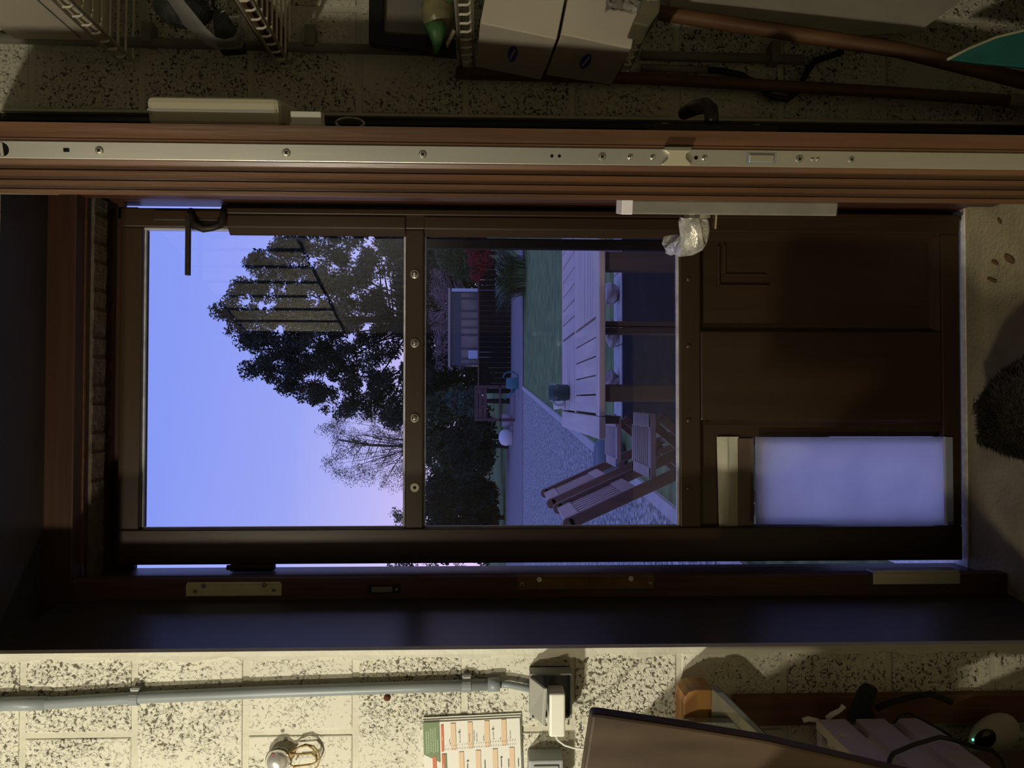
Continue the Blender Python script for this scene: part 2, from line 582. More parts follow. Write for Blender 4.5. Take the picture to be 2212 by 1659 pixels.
def plate(x0, x1, y0, y1, m, screws, notch, name='strike_plate'):
    """strike plate on the lock-side jamb, given by its picture box"""
    p0, p1 = at(x0, (y0 + y1) / 2, DF), at(x1, (y0 + y1) / 2, DF)
    xa, xb = at((x0 + x1) / 2, y1, DF).x, at((x0 + x1) / 2, y0, DF).x
    p = MB().box(xa, xb, DF - .003, DF + .001, p1.z, p0.z)
    p.box(xb - .003, xb + .004, DF - .003, DF + .030, p1.z + .002, p0.z - .002)
    o = p.build(name, m, fr, bevel=.0012)
    for sx, sy in screws:
        q = at(sx, sy, DF - .003)
        screw_head((q.x, DF - .003, q.z), (0, -1, 0), .0048, o)
    for sx, sy in notch:
        q = at(sx, sy, DF - .003)
        MB().lathe([(.0055, 0), (.0055, .0008)], (q.x, DF - .0031, q.z), (0, -1, 0), 14).build('notch', X['greyd'] if m is X['brass'] else X['white'], o)
    return o
plate(402, 609, 1261, 1287, X['brass'], [(422, 1276), (592, 1274)], [(440, 1266), (571, 1264)])
plate(1117, 1413, 1247, 1273, mat('worn_bronze', (.20, .12, .055), (.14, .08, .04), scale=30, rough=.4, metal=.6), [(1128, 1262), (1404, 1261)], [(1165, 1252), (1363, 1250)])
plate(1884, 2073, 1236, 1262, X['steel'], [], [])
kp = MB()
a, b = at(795, 1262, DF), at(866, 1282, DF)
kp.box(b.x, a.x, DF - .002, DF + .001, b.z, a.z)
ko = kp.build('latch_keep', X['iron'], fr, bevel=.001)
a2, b2 = at(803, 1267, DF), at(848, 1278, DF)
MB().box(b2.x, a2.x, DF - .0035, DF - .001, b2.z, a2.z).build('keep_insert', X['greyd'], ko)
screw_head((at(857, 1273, DF).x, DF - .002, at(857, 1273, DF).z), (0, -1, 0), .0035, ko)

# ------------------------------------------------------------------ outer door, closed, glazed
d2 = empty('door_2', (0, DO, 0))
tag(d2, 'closed brown outer door with two glass panes and cat flap panel', 'door', kind='structure')
TH = .045
def px(y, x=1106, D=DO): return at(x, y, D).x
def pz(x, y=800, D=DO): return at(x, y, D).z
gl, grr = px(1141), px(497)
zt, zbm = pz(256), .017
lx, rx = px(1216), px(456)
g1t, g1b, g2t, g2b = pz(303), pz(875), pz(915), pz(1469)
zpt, zpb = pz(1514), pz(2036)
MB().box(lx, gl, DO, DO + TH, zbm, zt).build('stile', X['outdoor'], d2, bevel=.003)
MB().box(grr, rx, DO, DO + TH, zbm, zt).build('stile', X['outdoor'], d2, bevel=.003)
MB().box(gl, grr, DO + .001, DO + TH - .001, g1t, zt).build('top_rail', X['outdoor_h'], d2, bevel=.003)
MB().box(gl, grr, DO + .001, DO + TH - .001, g2t, g1b).build('middle_rail', X['outdoor_h'], d2, bevel=.003)
MB().box(gl, grr, DO + .001, DO + TH - .001, zpt, g2b).build('lock_rail', X['outdoor_h'], d2, bevel=.003)
MB().box(gl, grr, DO + .001, DO + TH - .001, zbm, zpb).build('bottom_rail', X['outdoor_h'], d2, bevel=.003)
ms0, ms1 = px(908, 1800), px(715, 1800)
MB().box(ms0, ms1, DO + .002, DO + TH - .001, zpb, zpt).build('middle_stile', X['outdoor'], d2, bevel=.004)
# raised-edge panel beside the middle stile
rp = MB().box(ms1, grr, DO + .026, DO + .036, zpb, zpt).build('panel', X['outdoor'], d2)
mo = .016
for (xa, xb, za, zc) in ((ms1, grr, zpb, zpb + mo), (grr - mo, grr, zpb, zpt)):
    if xb - xa > zc - za:
        MB().prism([(xa, DO + .008, za), (xa, DO + .026, za), (xa, DO + .026, zc)], (xb - xa, 0, 0)).build('moulding', X['outdoor_h'], d2)
    else:
        MB().prism([(xb, DO + .008, za), (xb, DO + .026, za), (xa, DO + .026, za)], (0, 0, zc - za)).build('moulding', X['outdoor'], d2)
# small L-shaped ledges, shaped after an L-shaped shadow on the panel
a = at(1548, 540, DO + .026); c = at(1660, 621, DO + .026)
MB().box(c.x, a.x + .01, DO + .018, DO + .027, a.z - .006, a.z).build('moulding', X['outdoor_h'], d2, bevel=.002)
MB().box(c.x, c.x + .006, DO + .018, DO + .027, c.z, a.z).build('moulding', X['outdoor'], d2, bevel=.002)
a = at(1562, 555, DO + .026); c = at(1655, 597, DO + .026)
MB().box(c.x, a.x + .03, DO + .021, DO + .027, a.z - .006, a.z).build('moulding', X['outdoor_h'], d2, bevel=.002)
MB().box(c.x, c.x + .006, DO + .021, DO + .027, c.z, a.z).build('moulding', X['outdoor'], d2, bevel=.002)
# left panel around the cat flap opening
fx0, fx1 = px(1131, 1800), px(944, 1800)
fz1, fz0 = pz(1630), pz(2054)
pm = MB()
pm.box(gl, ms0, DO + .022, DO + .034, fz1, zpt)
pm.box(fx1, ms0, DO + .022, DO + .034, zpb - .01, fz1)
pm.build('panel', X['outdoor'], d2)
MB().prism([(ms0 + .001, DO + .004, pz(1535)), (ms0 - .012, DO + .022, pz(1528)), (ms0 + .001, DO + .022, pz(1528))], (0, 0, zpb - zpt + .02)).build('moulding', X['outdoor'], d2)
# the see-through white flap sheet, lit from outside
mt, dd, tl, t_ = mat_translucent('milky_flap_sheet', (.9, .9, .92), share=.95)
g_ = t_.nodes.new('ShaderNodeNewGeometry'); nz = t_.nodes.new('ShaderNodeTexNoise'); nz.inputs['Scale'].default_value = 14; nz.inputs['Detail'].default_value = 5
rr_ = t_.nodes.new('ShaderNodeValToRGB')
rr_.color_ramp.elements[0].position, rr_.color_ramp.elements[0].color = .3, (.90, .90, .93, 1)
rr_.color_ramp.elements[1].position, rr_.color_ramp.elements[1].color = .7, (.99, .99, 1.0, 1)
t_.links.new(g_.outputs['Position'], nz.inputs['Vector']); t_.links.new(nz.outputs[0], rr_.inputs[0])
t_.links.new(rr_.outputs[0], dd.inputs[0]); t_.links.new(rr_.outputs[0], tl.inputs[0])
fl_ = MB()
nx, nz_ = 10, 14
vs, fs = [], []
for j in range(nz_ + 1):
    for i in range(nx + 1):
        u, v = i / nx, j / nz_
        bulge = .004 * math.sin(math.pi * u) * math.sin(math.pi * v) + random.uniform(-.0006, .0006)
        vs.append((fx0 + (fx1 - fx0) * u - .004 * v * (1 - u), DO - .003 - bulge, fz1 + (fz0 - fz1) * v))
for j in range(nz_):
    for i in range(nx):
        a = j * (nx + 1) + i
        fs.append((a, a + 1, a + nx + 2, a + nx + 1))
fl_.add(vs, fs)
fo = fl_.build('flap_sheet', mt, d2, smooth=True)
so = fo.modifiers.new('thick', 'SOLIDIFY'); so.thickness = .002
# rolled hem of the sheet
MB().tube([(fx0 - .004, DO - .006, fz0 + .020), (fx1 + .001, DO - .006, fz0 + .021)], .0035, 8).build('flap_hem', mat_translucent('hem_plastic', (.93, .93, .95))[0], fo)
MB().box(fx0 + .006, fx1, DO - .0075, DO - .0055, fz0 + .002, fz0 + .022).build('flap_hem', mat_translucent('hem_film', (.55, .6, .7), share=.5)[0], fo)
# paper strip and brown tape above the sheet
pp = MB()
zp1, zp0 = pz(1553, 950), pz(1600, 1000)
vs, fs = [], []
for i in range(13):
    u = i / 12
    x = fx1 + (px(1139, 1600) - fx1) * u
    wob = .004 * u
    for v, zz in ((0, zp1 - wob), (.45, (zp1 * .55 + zp0 * .45)), (.55, (zp1 * .45 + zp0 * .55)), (1, zp0 - wob)):
        vs.append((x, DO + .017 - (.006 * math.sin(u * 5 + .6) if v in (.45, .55) else 0) * (1 if v == .45 else .5), zz))
for i in range(12):
    for j in range(3):
        a = i * 4 + j
        fs.append((a, a + 1, a + 5, a + 4))
pp.add(vs, fs)
po = pp.build('paper_strip', mat('cream_paper', (.46, .44, .33), rough=.6), d2, smooth=False)
po.modifiers.new('thick', 'SOLIDIFY').thickness = .0015
MB().box(px(1142, 1615), fx1 - .004, DO + .015, DO + .018, fz1 - .002, zp0 + .002).build('tape_strip', mat('brown_tape', (.10, .065, .045), (.075, .05, .035), scale=30, stretch=(.3, 1, 2), rough=.3), d2)
# glass panes and their sealant
for za, zc in ((g1b, g1t), (g2b, g2t)):
    p = MB().box(gl - .004, grr + .004, DO + .022, DO + .026, za - .004, zc + .004).build('glass_pane', X['glass'], d2)
    b_ = MB()
    e = .0035
    b_.box(gl, gl + e, DO + .015, DO + .022, za, zc)
    b_.box(gl, grr, DO + .015, DO + .022, zc - e, zc)
    b_.box(gl, grr, DO + .012, DO + .022, za, za + .005)
    b_.box(grr - e, grr, DO + .012, DO + .022, za, zc)
    b_.build('sealant_bead', X['silicone'], p)
# wedge beads along the right-hand edge of the glass
for za, zc in ((g1b, pz(490)), (g2b, g2t)):
    MB().prism([(grr + .001, DO - .006, za), (grr + .028, DO - .006, za), (grr + .028, DO + .012, za), (grr - .016, DO + .012, za)], (0, 0, zc - za)).build('glazing_bead', X['outdoor'], d2, bevel=.002)
MB().box(rx - .014, rx - .001, DO - .010, DO, zbm, pz(490)).build('cover_strip', X['outdoor'], d2, bevel=.002)
# big capped screws on the middle rail
for sy, nm in ((592, 0), (741, 0), (903, 0), (1053, 1)):
    c = at(896, sy, DO)
    wsh = MB().lathe([(.0105, 0), (.0105, .002), (.0085, .0032), (.004, .0032)], (c.x, DO, c.z), (0, -1, 0), 20).build('screw_washer', X['screw'] if not nm else X['cream'], d2, smooth=False)
    if nm:
        MB().lathe([(.0035, 0), (.0035, .0008)], (c.x, DO - .0033, c.z), (0, -1, 0), 10).build('screw', X['hole'], wsh)
    else:
        MB().lathe([(.007, 0), (.0062, .0025), (.003, .004)], (c.x, DO - .003, c.z), (0, -1, 0), 16).build('screw', X['chrome'], wsh, smooth=True)
for sy in (603, 748, 908, 1055):
    c = at(1487, sy, DO)
    MB().lathe([(.006, 0), (.005, .002), (.002, .003)], (c.x, DO, c.z), (0, -1, 0), 14).build('screw', mat('painted_screw', (.07, .035, .02), rough=.25), d2, smooth=True)
# hinge that bridges the gap at the lock-side
z0h, z1h = pz(588, 1222), pz(497, 1222)
hg = MB().box(lx - .016, lx + .02, DO + .002, DO + .03, z0h, z1h)
hg.lathe([(.006, 0), (.006, z1h - z0h + .012)], (lx - .006, DO - .002, z0h - .006), (0, 0, 1), 10)
hg.build('hinge', X['iron'], d2)
# iron hook latch at the top corner
h = MB()
a = at(404, 480, DO - .012); b = at(406, 595, DO - .012)
w_ = .0052
h.obox((b.x, DO - .018, b.z - w_), (a.x - b.x + .02, 0, 0), (0, .01, 0), (0, 0, 2 * w_))
h.build('latch_bar', X['iron'], d2, bevel=.001)
h = MB()
pth = [at(412, 452, DO - .008), at(414, 470, DO - .012), at(422, 487, DO - .016), at(440, 494, DO - .018), at(458, 492, DO - .018), at(474, 486, DO - .014), at(482, 470, DO - .01), at(484, 450, DO - .006)]
h.tube(pth, [.007, .009, .010, .009, .008, .009, .008, .007], 10)
h.build('latch_hook', X['iron'], d2, smooth=True)
MB().box(at(400, 478, DO).x, at(400, 456, DO).x, DO - .008, DO + .001, pz(482), pz(330)).build('latch_plate', X['outdoor'], d2, bevel=.002)

# threshold outside the outer door, catching the daylight in the gap
X['sill'] = mat('pale_stone_sill', (.78, .76, .74), (.62, .60, .59), scale=60, rough=.6, bump=.3)
tag(MB().box(XL, XR, DO + .004, 2.5, -.06, .003).build('trim_4', X['sill']), 'pale stone threshold showing under the brown outer door', 'threshold', kind='structure')

# ------------------------------------------------------------------ inner door, standing open, seen on its edge
DN = .88
A = Vector((at(1106, 430, DN).x, DN, 0))
Hh = Vector((xr1 - .010, DF - .012, 0))
E_ = (Hh - A).normalized()
LEN = (Hh - A).length
N_ = Vector((E_.y, -E_.x, 0))              # towards the shelves
TK = .0775
d1 = empty('door_1', (A.x, A.y, 0))
tag(d1, 'open varnished wooden door leaf seen on its lock edge', 'door', kind='structure')
def dp(t, s, z): return A + N_ * t + E_ * s + Vector((0, 0, z))
prof = [(TK, LEN), (TK, 0), (.0615, 0), (.0605, -.0012), (.0590, -.0012), (.0585, 0), (.0375, 0), (.033, .002), (.0325, .0075), (.0275, .0075), (.0265, .003), (.0225, .003), (.0205, .010), (.0165, .010), (.0155, .006), (.011, .006), (.0095, .0125), (.0065, .0125), (.0055, .009), (.001, .009), (0, .011), (0, LEN)]
leaf = MB().prism([dp(t, s, .012) for t, s in reversed(prof)], (0, 0, 2.02)).build('leaf', X['indoor'], d1)
# pale upright boards fixed to the upper part of the leaf's outer face (mirrored in the upper pane)
X['clad'] = wood('pale_cladding', (.58, .50, .36), (.46, .40, .28), rough=.45, scale=12)
for i in range(7):
    sa, sb_ = .014 + (LEN - .03) * i / 7, .014 + (LEN - .03) * (i + 1) / 7
    MB().obox(dp(-.0005, sa + .011, 1.63), N_ * .0006, E_ * (sb_ - sa - .022), (0, 0, .33)).build('board', X['clad'], d1)
MB().obox(dp(-.0002, .012, 1.62), N_ * .0003, E_ * (LEN - .02), (0, 0, .35)).build('board_backing', X['hole'], d1)
# lock plate full height
TM, HM = .0480, .0093
lp = MB().obox(dp(TM - HM, -.0022, .02), N_ * 2 * HM, E_ * .006, (0, 0, 2.0)).build('lock_plate', X['steel'], d1, bevel=.0006)
def ez(x): return at(x, 310 + 42 * x / 2212, DN - .002).z
nE = -E_
for sx, r in ((227, .0046), (625, .0046), (915, .0046), (1297, .0044), (1717, .0044), (1828, .0036)):
    screw_head(dp(TM, -.0022, ez(sx)), nE, r, lp)
for sx, r in ((1357, .0034), (1405, .0034), (1515, .0034), (1745, .0022), (1756, .0022)):
    MB().lathe([(r, 0), (r * .8, .0012), (r * .3, .0018)], dp(TM, -.0022, ez(sx)), nE, 12).build('rivet', X['chrome'], lp, smooth=True)
for sx, r in ((20, .0075), (1497, .0022), (1190, .0018), (1206, .0018)):
    MB().lathe([(r, 0), (r, .0004)], dp(TM, -.0022, ez(sx)), nE, 16).build('hole', X['hole'], lp)
MB().obox(dp(TM - .007, -.0030, ez(20) - .0018), N_ * .014, nE * .0004, (0, 0, .0036)).build('pin', X['steel'], lp)
MB().obox(dp(TM - .002, -.0026, ez(157) - .003), N_ * .004, nE * .0004, (0, 0, .006)).build('hole', X['hole'], lp)
# latch bolt: waisted wedge
zl0, zl1 = ez(1484), ez(1425)
zc = (zl0 + zl1) / 2
hh = (zl1 - zl0) / 2
lt = []
for t, zz in ((-.0085, hh), (-.0068, hh), (-.001, hh * .62), (.004, hh * .62), (.0085, hh), (.0085, -hh), (.004, -hh * .62), (-.001, -hh * .62), (-.0068, -hh), (-.0085, -hh)):
    lt.append(dp(TM + t, -.0022, zc + zz))
MB().prism(lt, nE * .006).build('latch_bolt', mat('ivory_latch', (.50, .46, .33), rough=.35, metal=.4), lp, bevel=.0006)
MB().obox(dp(TM + .0075, -.0022, zc - hh * .95), N_ * .0035, nE * .0075, (0, 0, hh * 1.9)).build('latch_guard', X['screw'], lp)
za, zc_ = ez(1664), ez(1606)
MB().obox(dp(TM - .0058, -.0028, za - .001), N_ * .0116, nE * .0005, (0, 0, zc_ - za + .002)).build('bolt_slot', X['greyd'], lp)
MB().obox(dp(TM - .0042, -.0028, za + .0015), N_ * .0084, nE * .0022, (0, 0, zc_ - za - .003)).build('dead_bolt', X['steel'], lp, bevel=.0008)

# outer side: long back plate with the taped lever
bz1, bz0 = at(1338, 450, .93).z, at(1795, 455, .93).z
bp_ = MB().obox(dp(-.0165, .030, bz0), N_ * .0166, E_ * .040, (0, 0, bz1 - bz0)).build('handle_plate', mat('grey_handle_plate', (.20, .19, .155), (.16, .15, .125), scale=30, rough=.45, metal=.3), d1, bevel=.002)
MB().obox(dp(-.0170, .0295, bz1 - .013), N_ * .0172, E_ * .041, (0, 0, .0135)).build('plate_end', mat('pale_end_cap', (.62, .58, .60), rough=.4), bp_, bevel=.001)
X['tape'] = mat('crumpled_silver_tape', (.50, .48, .41), (.30, .29, .26), scale=55, rough=.34, metal=.3, spec=.6, bump=.55, bscale=60)
zl = at(1507, 500, .92).z
neck = [dp(-.016, .050, zl), dp(-.026, .050, zl), dp(-.036, .050, zl - .001), dp(-.045, .053, zl - .002), dp(-.0515, .062, zl - .001), dp(-.055, .078, zl + .001), dp(-.057, .098, zl + .002), dp(-.058, .120, zl + .004), dp(-.058, .138, zl + .006)]
rad = [.0155, .0165, .0165, .0168, .0165, .0155, .014, .0135, .012]
tb = MB()
tb.tube(neck, rad, 14)
rgx = random.Random(3)
tb.v = [(x + rgx.uniform(-.0022, .0022), y + rgx.uniform(-.0022, .0022), z + rgx.uniform(-.0024, .0024)) for x, y, z in tb.v]
lv = tb.build('lever_handle', X['tape'], d1, smooth=False)
ra = MB()
for i in range(9):                        # ragged tape ends
    q = neck[-1] + Vector((rgx.uniform(-.012, .012), rgx.uniform(-.05, .01), rgx.uniform(-.014, -.006)))
    ra.add([q, q + Vector((rgx.uniform(-.004, .004), .002, -.006)), q + Vector((.004, rgx.uniform(-.004, .004), .001))], [(0, 1, 2)])
ra.build('tape_end', X['tape'], lv)
MB().lathe([(.019, 0), (.019, .004), (.0165, .006)], dp(-.0165, .050, zl), -N_, 18).build('rose', X['chrome'], lv, smooth=False)
kz = at(1550, 480, .93).z
ky = MB().obox(dp(-.034, .052, kz - .0012), N_ * .018, E_ * .012, (0, 0, .0024)).build('key', X['chrome'], bp_)

# room side of the inner door: siren box, contact, lever
def onface(x0, x1, t0, t1, s0, s1, name, m, parent=d1, bev=.002, D=.93):
    z0, z1 = at(x1, 250, D).z, at(x0, 250, D).z
    return MB().obox(dp(TK + t0, s0, z0), N_ * (t1 - t0), E_ * (s1 - s0), (0, 0, z1 - z0)).build(name, m, parent, bevel=bev)
sb = onface(341, 620, 0, .034, .045, .135, 'door_chime', X['cream'], bev=.007)
sb2 = onface(343, 612, .018, .0200, .0445, .1355, 'seam', X['grey'], sb, bev=0)
for i in range(10):
    onface(356 + i * 9, 360 + i * 9, .0335, .0345, .055, .125, 'vent_slot', X['hole'], sb, bev=0)
ct = onface(648, 711, .0, .018, .030, .050, 'magnet_contact', X['white'], bev=.001)
onface(646, 713, .0, .005, .028, .052, 'contact_base', X['white'], ct, bev=.001)
rg = MB()
zc0 = at(745, 266, .93).z
rg.tube([dp(TK + .006 + .006 * math.sin(a_), .04, zc0 - .012 + .016 * math.cos(a_)) for a_ in [2 * math.pi * i / 20 for i in range(21)]], .0018, 6, cap=False)
rg.build('key_ring', X['screw'], d1)
# dark lever on the room side
zc1 = at(1512, 250, .95).z
hr = MB().obox(dp(TK, .030, zc1 - .075), N_ * .010, E_ * .034, (0, 0, .15)).build('handle_plate', X['iron'], d1, bevel=.002)
screw_head(dp(TK + .010, .047, zc1 + .055), N_, .005, hr)
screw_head(dp(TK + .010, .047, zc1 - .055), N_, .005, hr)
lh = MB().tube([dp(TK + .008, .047, zc1), dp(TK + .018, .047, zc1), dp(TK + .028, .05, zc1 + .001), dp(TK + .034, .062, zc1 + .005), dp(TK + .034, .085, zc1 + .010), dp(TK + .030, .12, zc1 + .016)], [.0085, .0085, .009, .0095, .0095, .008], 12)
lh.build('lever_handle', mat('dark_bronze', (.022, .016, .014), (.014, .012, .012), scale=20, rough=.35, metal=.5), d1, smooth=True)
# hinges of the leaf
for zz in (.25, 1.05, 1.80):
    MB().lathe([(.008, 0), (.008, .10)], (Hh.x + .035, DF - .012, zz), (0, 0, 1), 12).build('hinge', X['brass'], d1)
# ================================================================== THINGS ON THE CONDUIT SIDE
def thing(name, loc, label, cat, group=None):
    o = empty(name, loc)
    return tag(o, label, cat, group)

# grey conduit with sleeves, clips and the cable that leaves it
YC = DW - .016
c0, c1 = at(-40, 1522, YC), at(1078, 1478, YC)
cd = thing('conduit', (c0.x, YC, c1.z), 'grey plastic conduit clipped up the cream block wall', 'conduit')
mid = [at(x, y, YC) for x, y in ((-40, 1522), (104, 1519), (300, 1507), (600, 1494), (900, 1484), (1078, 1478))]
MB().tube(mid, .0102, 16).build('pipe', X['pipe'], cd, smooth=True)
MB().tube([at(-40, 1521.5, YC), at(102, 1519, YC)], .0118, 16).build('sleeve', X['pipe'], cd, smooth=True)
MB().tube([at(1054, 1479, YC), at(1080, 1478, YC)], .0122, 16).build('sleeve', X['pipe'], cd, smooth=True)
for x, y in ((291, 1508), (1008, 1480)):
    c = at(x, y, YC)
    k_ = MB().tube([c + Vector((0, 0, .008)), c - Vector((0, 0, .008))], .0125, 16)
    k_.box(c.x + .006, c.x + .017, DW - .017, DW - .004, c.z - .008, c.z + .008)
    k_.build('clip', X['pipe'], cd)
    MB().box(c.x + .009, c.x + .0145, DW - .0185, DW - .0165, c.z - .007, c.z + .006).build('clip_tab', X['white'], cd)
MB().tube([at(1076, 1478, YC), at(1100, 1479, YC), at(1125, 1484, YC), at(1150, 1489, YC)], .0062, 10).build('cable', X['pipe'], cd, smooth=True)

# surface socket with its lid folded up and a white charger
YS = DW - .004
s0, s1 = at(1143, 1535, YS), at(1231, 1438, YS)
so_ = thing('wall_socket', ((s0.x + s1.x) / 2, DW, s1.z), 'grey surface socket with lifted lid and white charger plugged in', 'socket')
DS = .042
b = MB()
b.box(s0.x, s1.x, DW - .012, DW - .003, s1.z, s0.z)                      # back
for q in ((s0.x, s0.x + .004, s1.z, s0.z), (s1.x - .004, s1.x, s1.z, s0.z), (s0.x, s1.x, s0.z - .004, s0.z), (s0.x, s1.x, s1.z, s1.z + .004)):
    b.box(q[0], q[1], DW - DS, DW - .003, q[2], q[3])
b.build('box', X['grey'], so_, bevel=.002)
MB().box(s0.x + .006, s1.x - .006, DW - .030, DW - .012, s1.z + .028, s0.z - .026).build('insert', X['greyd'], so_, bevel=.003)
q = at(1212, 1466, DW - DS)
screw_head((q.x, DW - .013, q.z), (0, -1, 0), .003, so_)
# lid: hinged on the upper edge, swung out towards the room
la, lb, lc, ld = at(1150, 1462, DW - DS), at(1183, 1487, DW - .095), at(1178, 1567, DW - .10), at(1152, 1538, DW - .045)
MB().hexa([la, lb, lc, ld] + [p + Vector((0, 0, .006)) for p in (la, lb, lc, ld)]).build('lid', mat('pale_grey_lid', (.42, .42, .38), rough=.45), so_, bevel=.0015)
# charger
p0, p1 = at(1186, 1592, DW - .085), at(1221, 1497, DW - .085)
ch = MB().box(p0.x, p1.x, DW - .088, DW - .045, p1.z, p0.z).build('charger', mat('white_charger', (.85, .84, .74), rough=.35), so_, bevel=.004, seg=3)
MB().box(p0.x + .012, p1.x - .004, DW - .048, DW - .03, p1.z + .003, p0.z - .003).build('charger_neck', X['greyd'], so_, bevel=.003)
cab = [at(1200, 1590, DW - .066), at(1206, 1600, DW - .066), at(1220, 1610, DW - .07), at(1240, 1616, DW - .08), at(1264, 1619, DW - .10), at(1300, 1622, DW - .14)]
MB().tube(cab, .0017, 8).build('charger_cable', X['white'], so_, smooth=True)
# second socket box below it, only its edge in the picture
q0, q1 = at(1142, 1720, DW - .05), at(1217, 1642, DW - .05)
s2 = thing('wall_socket', ((q0.x + q1.x) / 2, DW, q1.z), 'second grey surface socket box just under the calendar side', 'socket')
MB().box(q0.x, q1.x, DW - .05, DW - .003, q1.z, q0.z).build('box', X['grey'], s2, bevel=.003)
MB().box(q0.x + .008, q1.x - .008, DW - .054, DW - .049, q1.z + .008, q0.z - .008).build('lid', X['grey'], s2, bevel=.002)

# wall calendar: pages, coloured print, lettering
YK = DW - .013
ca, cb = at(913, 1561, YK), at(1124, 1551, YK)
ux = Vector((1, 0, 0)); uz = (cb - ca).normalized()              # uz points down the sheet
ux = Vector((uz.z * -1, 0, uz.x)).normalized()                  # across the sheet, towards the door
HC = (cb - ca).length
WC = .21
cal = thing('wall_calendar', (ca.x, YK, cb.z), 'printed wall calendar with green corner and orange weekend bars', 'calendar')
def cp(a, d, y=0): return ca - ux * a + uz * d + Vector((0, -y, 0))     # a: in from the right edge, d: down from the top
X['paper'] = mat('calendar_paper', (.78, .77, .70), rough=.6)
for i in range(3):
    o_ = .0016 * i
    MB().obox(cp(WC, 0, -.009 + .003 * i) , ux * (WC + .006 - o_ * 2), uz * (HC + .002 - o_), (0, -.0025, 0)).build('page', X['paper'], cal)
def flat(name, m, pts, y):
    return MB().prism([cp(a, d, y) for a, d in pts], (0, -.00025, 0)).build(name, m, cal)
def rect(name, m, a0, a1, d0, d1, y=.0008): return flat(name, m, [(a0, d0), (a1, d0), (a1, d1), (a0, d1)], y)
X['pgreen'] = mat('print_green', (.17, .24, .12), rough=.6)
X['pred'] = mat('print_red', (.62, .17, .08), rough=.6)
X['ppeach'] = mat('print_peach', (.74, .56, .38), rough=.6)
X['pink'] = mat('print_dark', (.16, .14, .13), rough=.6)
S = HC / 1940.0                                   # picture zoom units to metres
def U(x, y): return (max(0, (y - 190)) * S * 1.0, (x - 125) * S)   # zoom picture position -> (a, d)
def zrect(name, m, x0, x1, y0, y1, yy=.0008):
    a0, d0 = U(x0, y0); a1, d1 = U(x1, y1)
    return rect(name, m, a0, a1, d0, d1, yy)
flat('green_corner', X['pgreen'], [U(130, 192), U(450, 192), U(450, 985), U(130, 815)], .0006)
zrect('month_bar', X['pred'], 483, 530, 250, 775)
zrect('month_bar', X['pred'], 483, 540, 825, 1350)
zrect('month_bar', X['pgreen'], 542, 578, 825, 1350)
zrect('month_bar', X['pred'], 300, 372, 865, 1350, .0009)
for i in range(4):
    zrect('weekend_bar', X['ppeach'], 672 + 335 * i, 772 + 335 * i, 232 - 10 * i, 755 - 14 * i)
    zrect('weekend_bar', X['ppeach'], 818 + 335 * i, 918 + 335 * i, 800 - 13 * i, 1350)
# headings and the readable words
def text(s, x, y, h, m, length=None, yy=.0012, parent=None):
    cu = bpy.data.curves.new('lettering', 'FONT')
    cu.body = s
    cu.size = 1.0
    cu.extrude = .001
    t = bpy.data.objects.new('lettering', cu)
    COL.objects.link(t)
    dg = bpy.context.evaluated_depsgraph_get()
    me = bpy.data.meshes.new_from_object(t.evaluated_get(dg))
    bpy.data.objects.remove(t)
    co = np.zeros(len(me.vertices) * 3); me.vertices.foreach_get('co', co); co = co.reshape(-1, 3)
    wd = max(1e-6, co[:, 0].max() - co[:, 0].min())
    k = h * S / .7
    kx = (length * S / wd) if length else k
    a, d = U(x, y)
    o3 = np.array(cp(a, d, yy))
    V = o3 + (co[:, :1] - co[:, 0].min()) * kx * np.array(ux) - co[:, 1:2] * k * np.array(uz) + np.array((0, -.0001, 0)) * (co[:, 2:3] / .001)
    V = V - np.array(world_loc(cal))
    me.vertices.foreach_set('co', V.ravel())
    me.update()
    me.materials.clear(); me.materials.append(m)
    o = bpy.data.objects.new('lettering', me)
    COL.objects.link(o); o.parent = cal
    return o
# zoom y grows to the left of the sheet, x grows downwards; text starts at its left end
text('APRIL', 517, 552, 22, X['paper'])
text('MAART', 522, 1120, 22, X['paper'])
dn = ['zon', 'maa', 'di', 'woe', 'don', 'vr', 'zat']
lines = MB()
for i in range(30):
    x = 560 + 47.6 * i
    yb = 752 - 1.45 * i
    text(dn[(i + 3) % 7], x + 8, yb, 19, X['pink'], 24)
    text(str(i + 1), x + 8, yb - 78, 19, X['pink'])
for wd_, x, y, ln in (('PMD', 655, 600, 60), ('restafval', 856, 588, 150), ('gft', 856, 385, 30), ('Paaszondag', 1044, 608, 165), ('Paasmaandag', 1140, 602, 205), ('restafval', 1190, 570, 120), ('PMD', 1328, 560, 60), ('restafval', 1520, 555, 120), ('gft', 1520, 362, 30), ('restafval', 1856, 550, 120)):
    text(wd_, x, y, 18, X['pink'], ln)
for x, y in ((655, 635), (850, 612), (1185, 600), (1325, 595), (1518, 585), (1655, 580), (1850, 577)):
    zrect('bin_icon', X['pink'], x - 10, x + 10, y - 14, y, .001)
for x, y in ((843, 425), (1510, 398)):
    zrect('bin_icon', X['pink'], x - 18, x + 18, y - 24, y, .001)
for i, (x, y0, y1) in enumerate(((192, 365, 795), (235, 365, 795), (280, 310, 785), (322, 320, 785), (366, 297, 780), (408, 540, 780))):
    b_ = MB()
    yy_ = y0
    rr = random.Random(i)
    while yy_ < y1 - 15:                        # lettering too small to read
        wl = rr.uniform(18, 60)
        a0, d0 = U(x - 9, yy_); a1, d1 = U(x + 9, min(y1, yy_ + wl))
        b_.prism([cp(a, d, .0009) for a, d in ((a0, d0), (a1, d0), (a1, d1), (a0, d1))], (0, -.0002, 0))
        yy_ += wl + 9
    b_.build('small_print', mat('print_pale', (.42, .50, .34), rough=.6) if i == 0 else bpy.data.materials['print_pale'], cal)
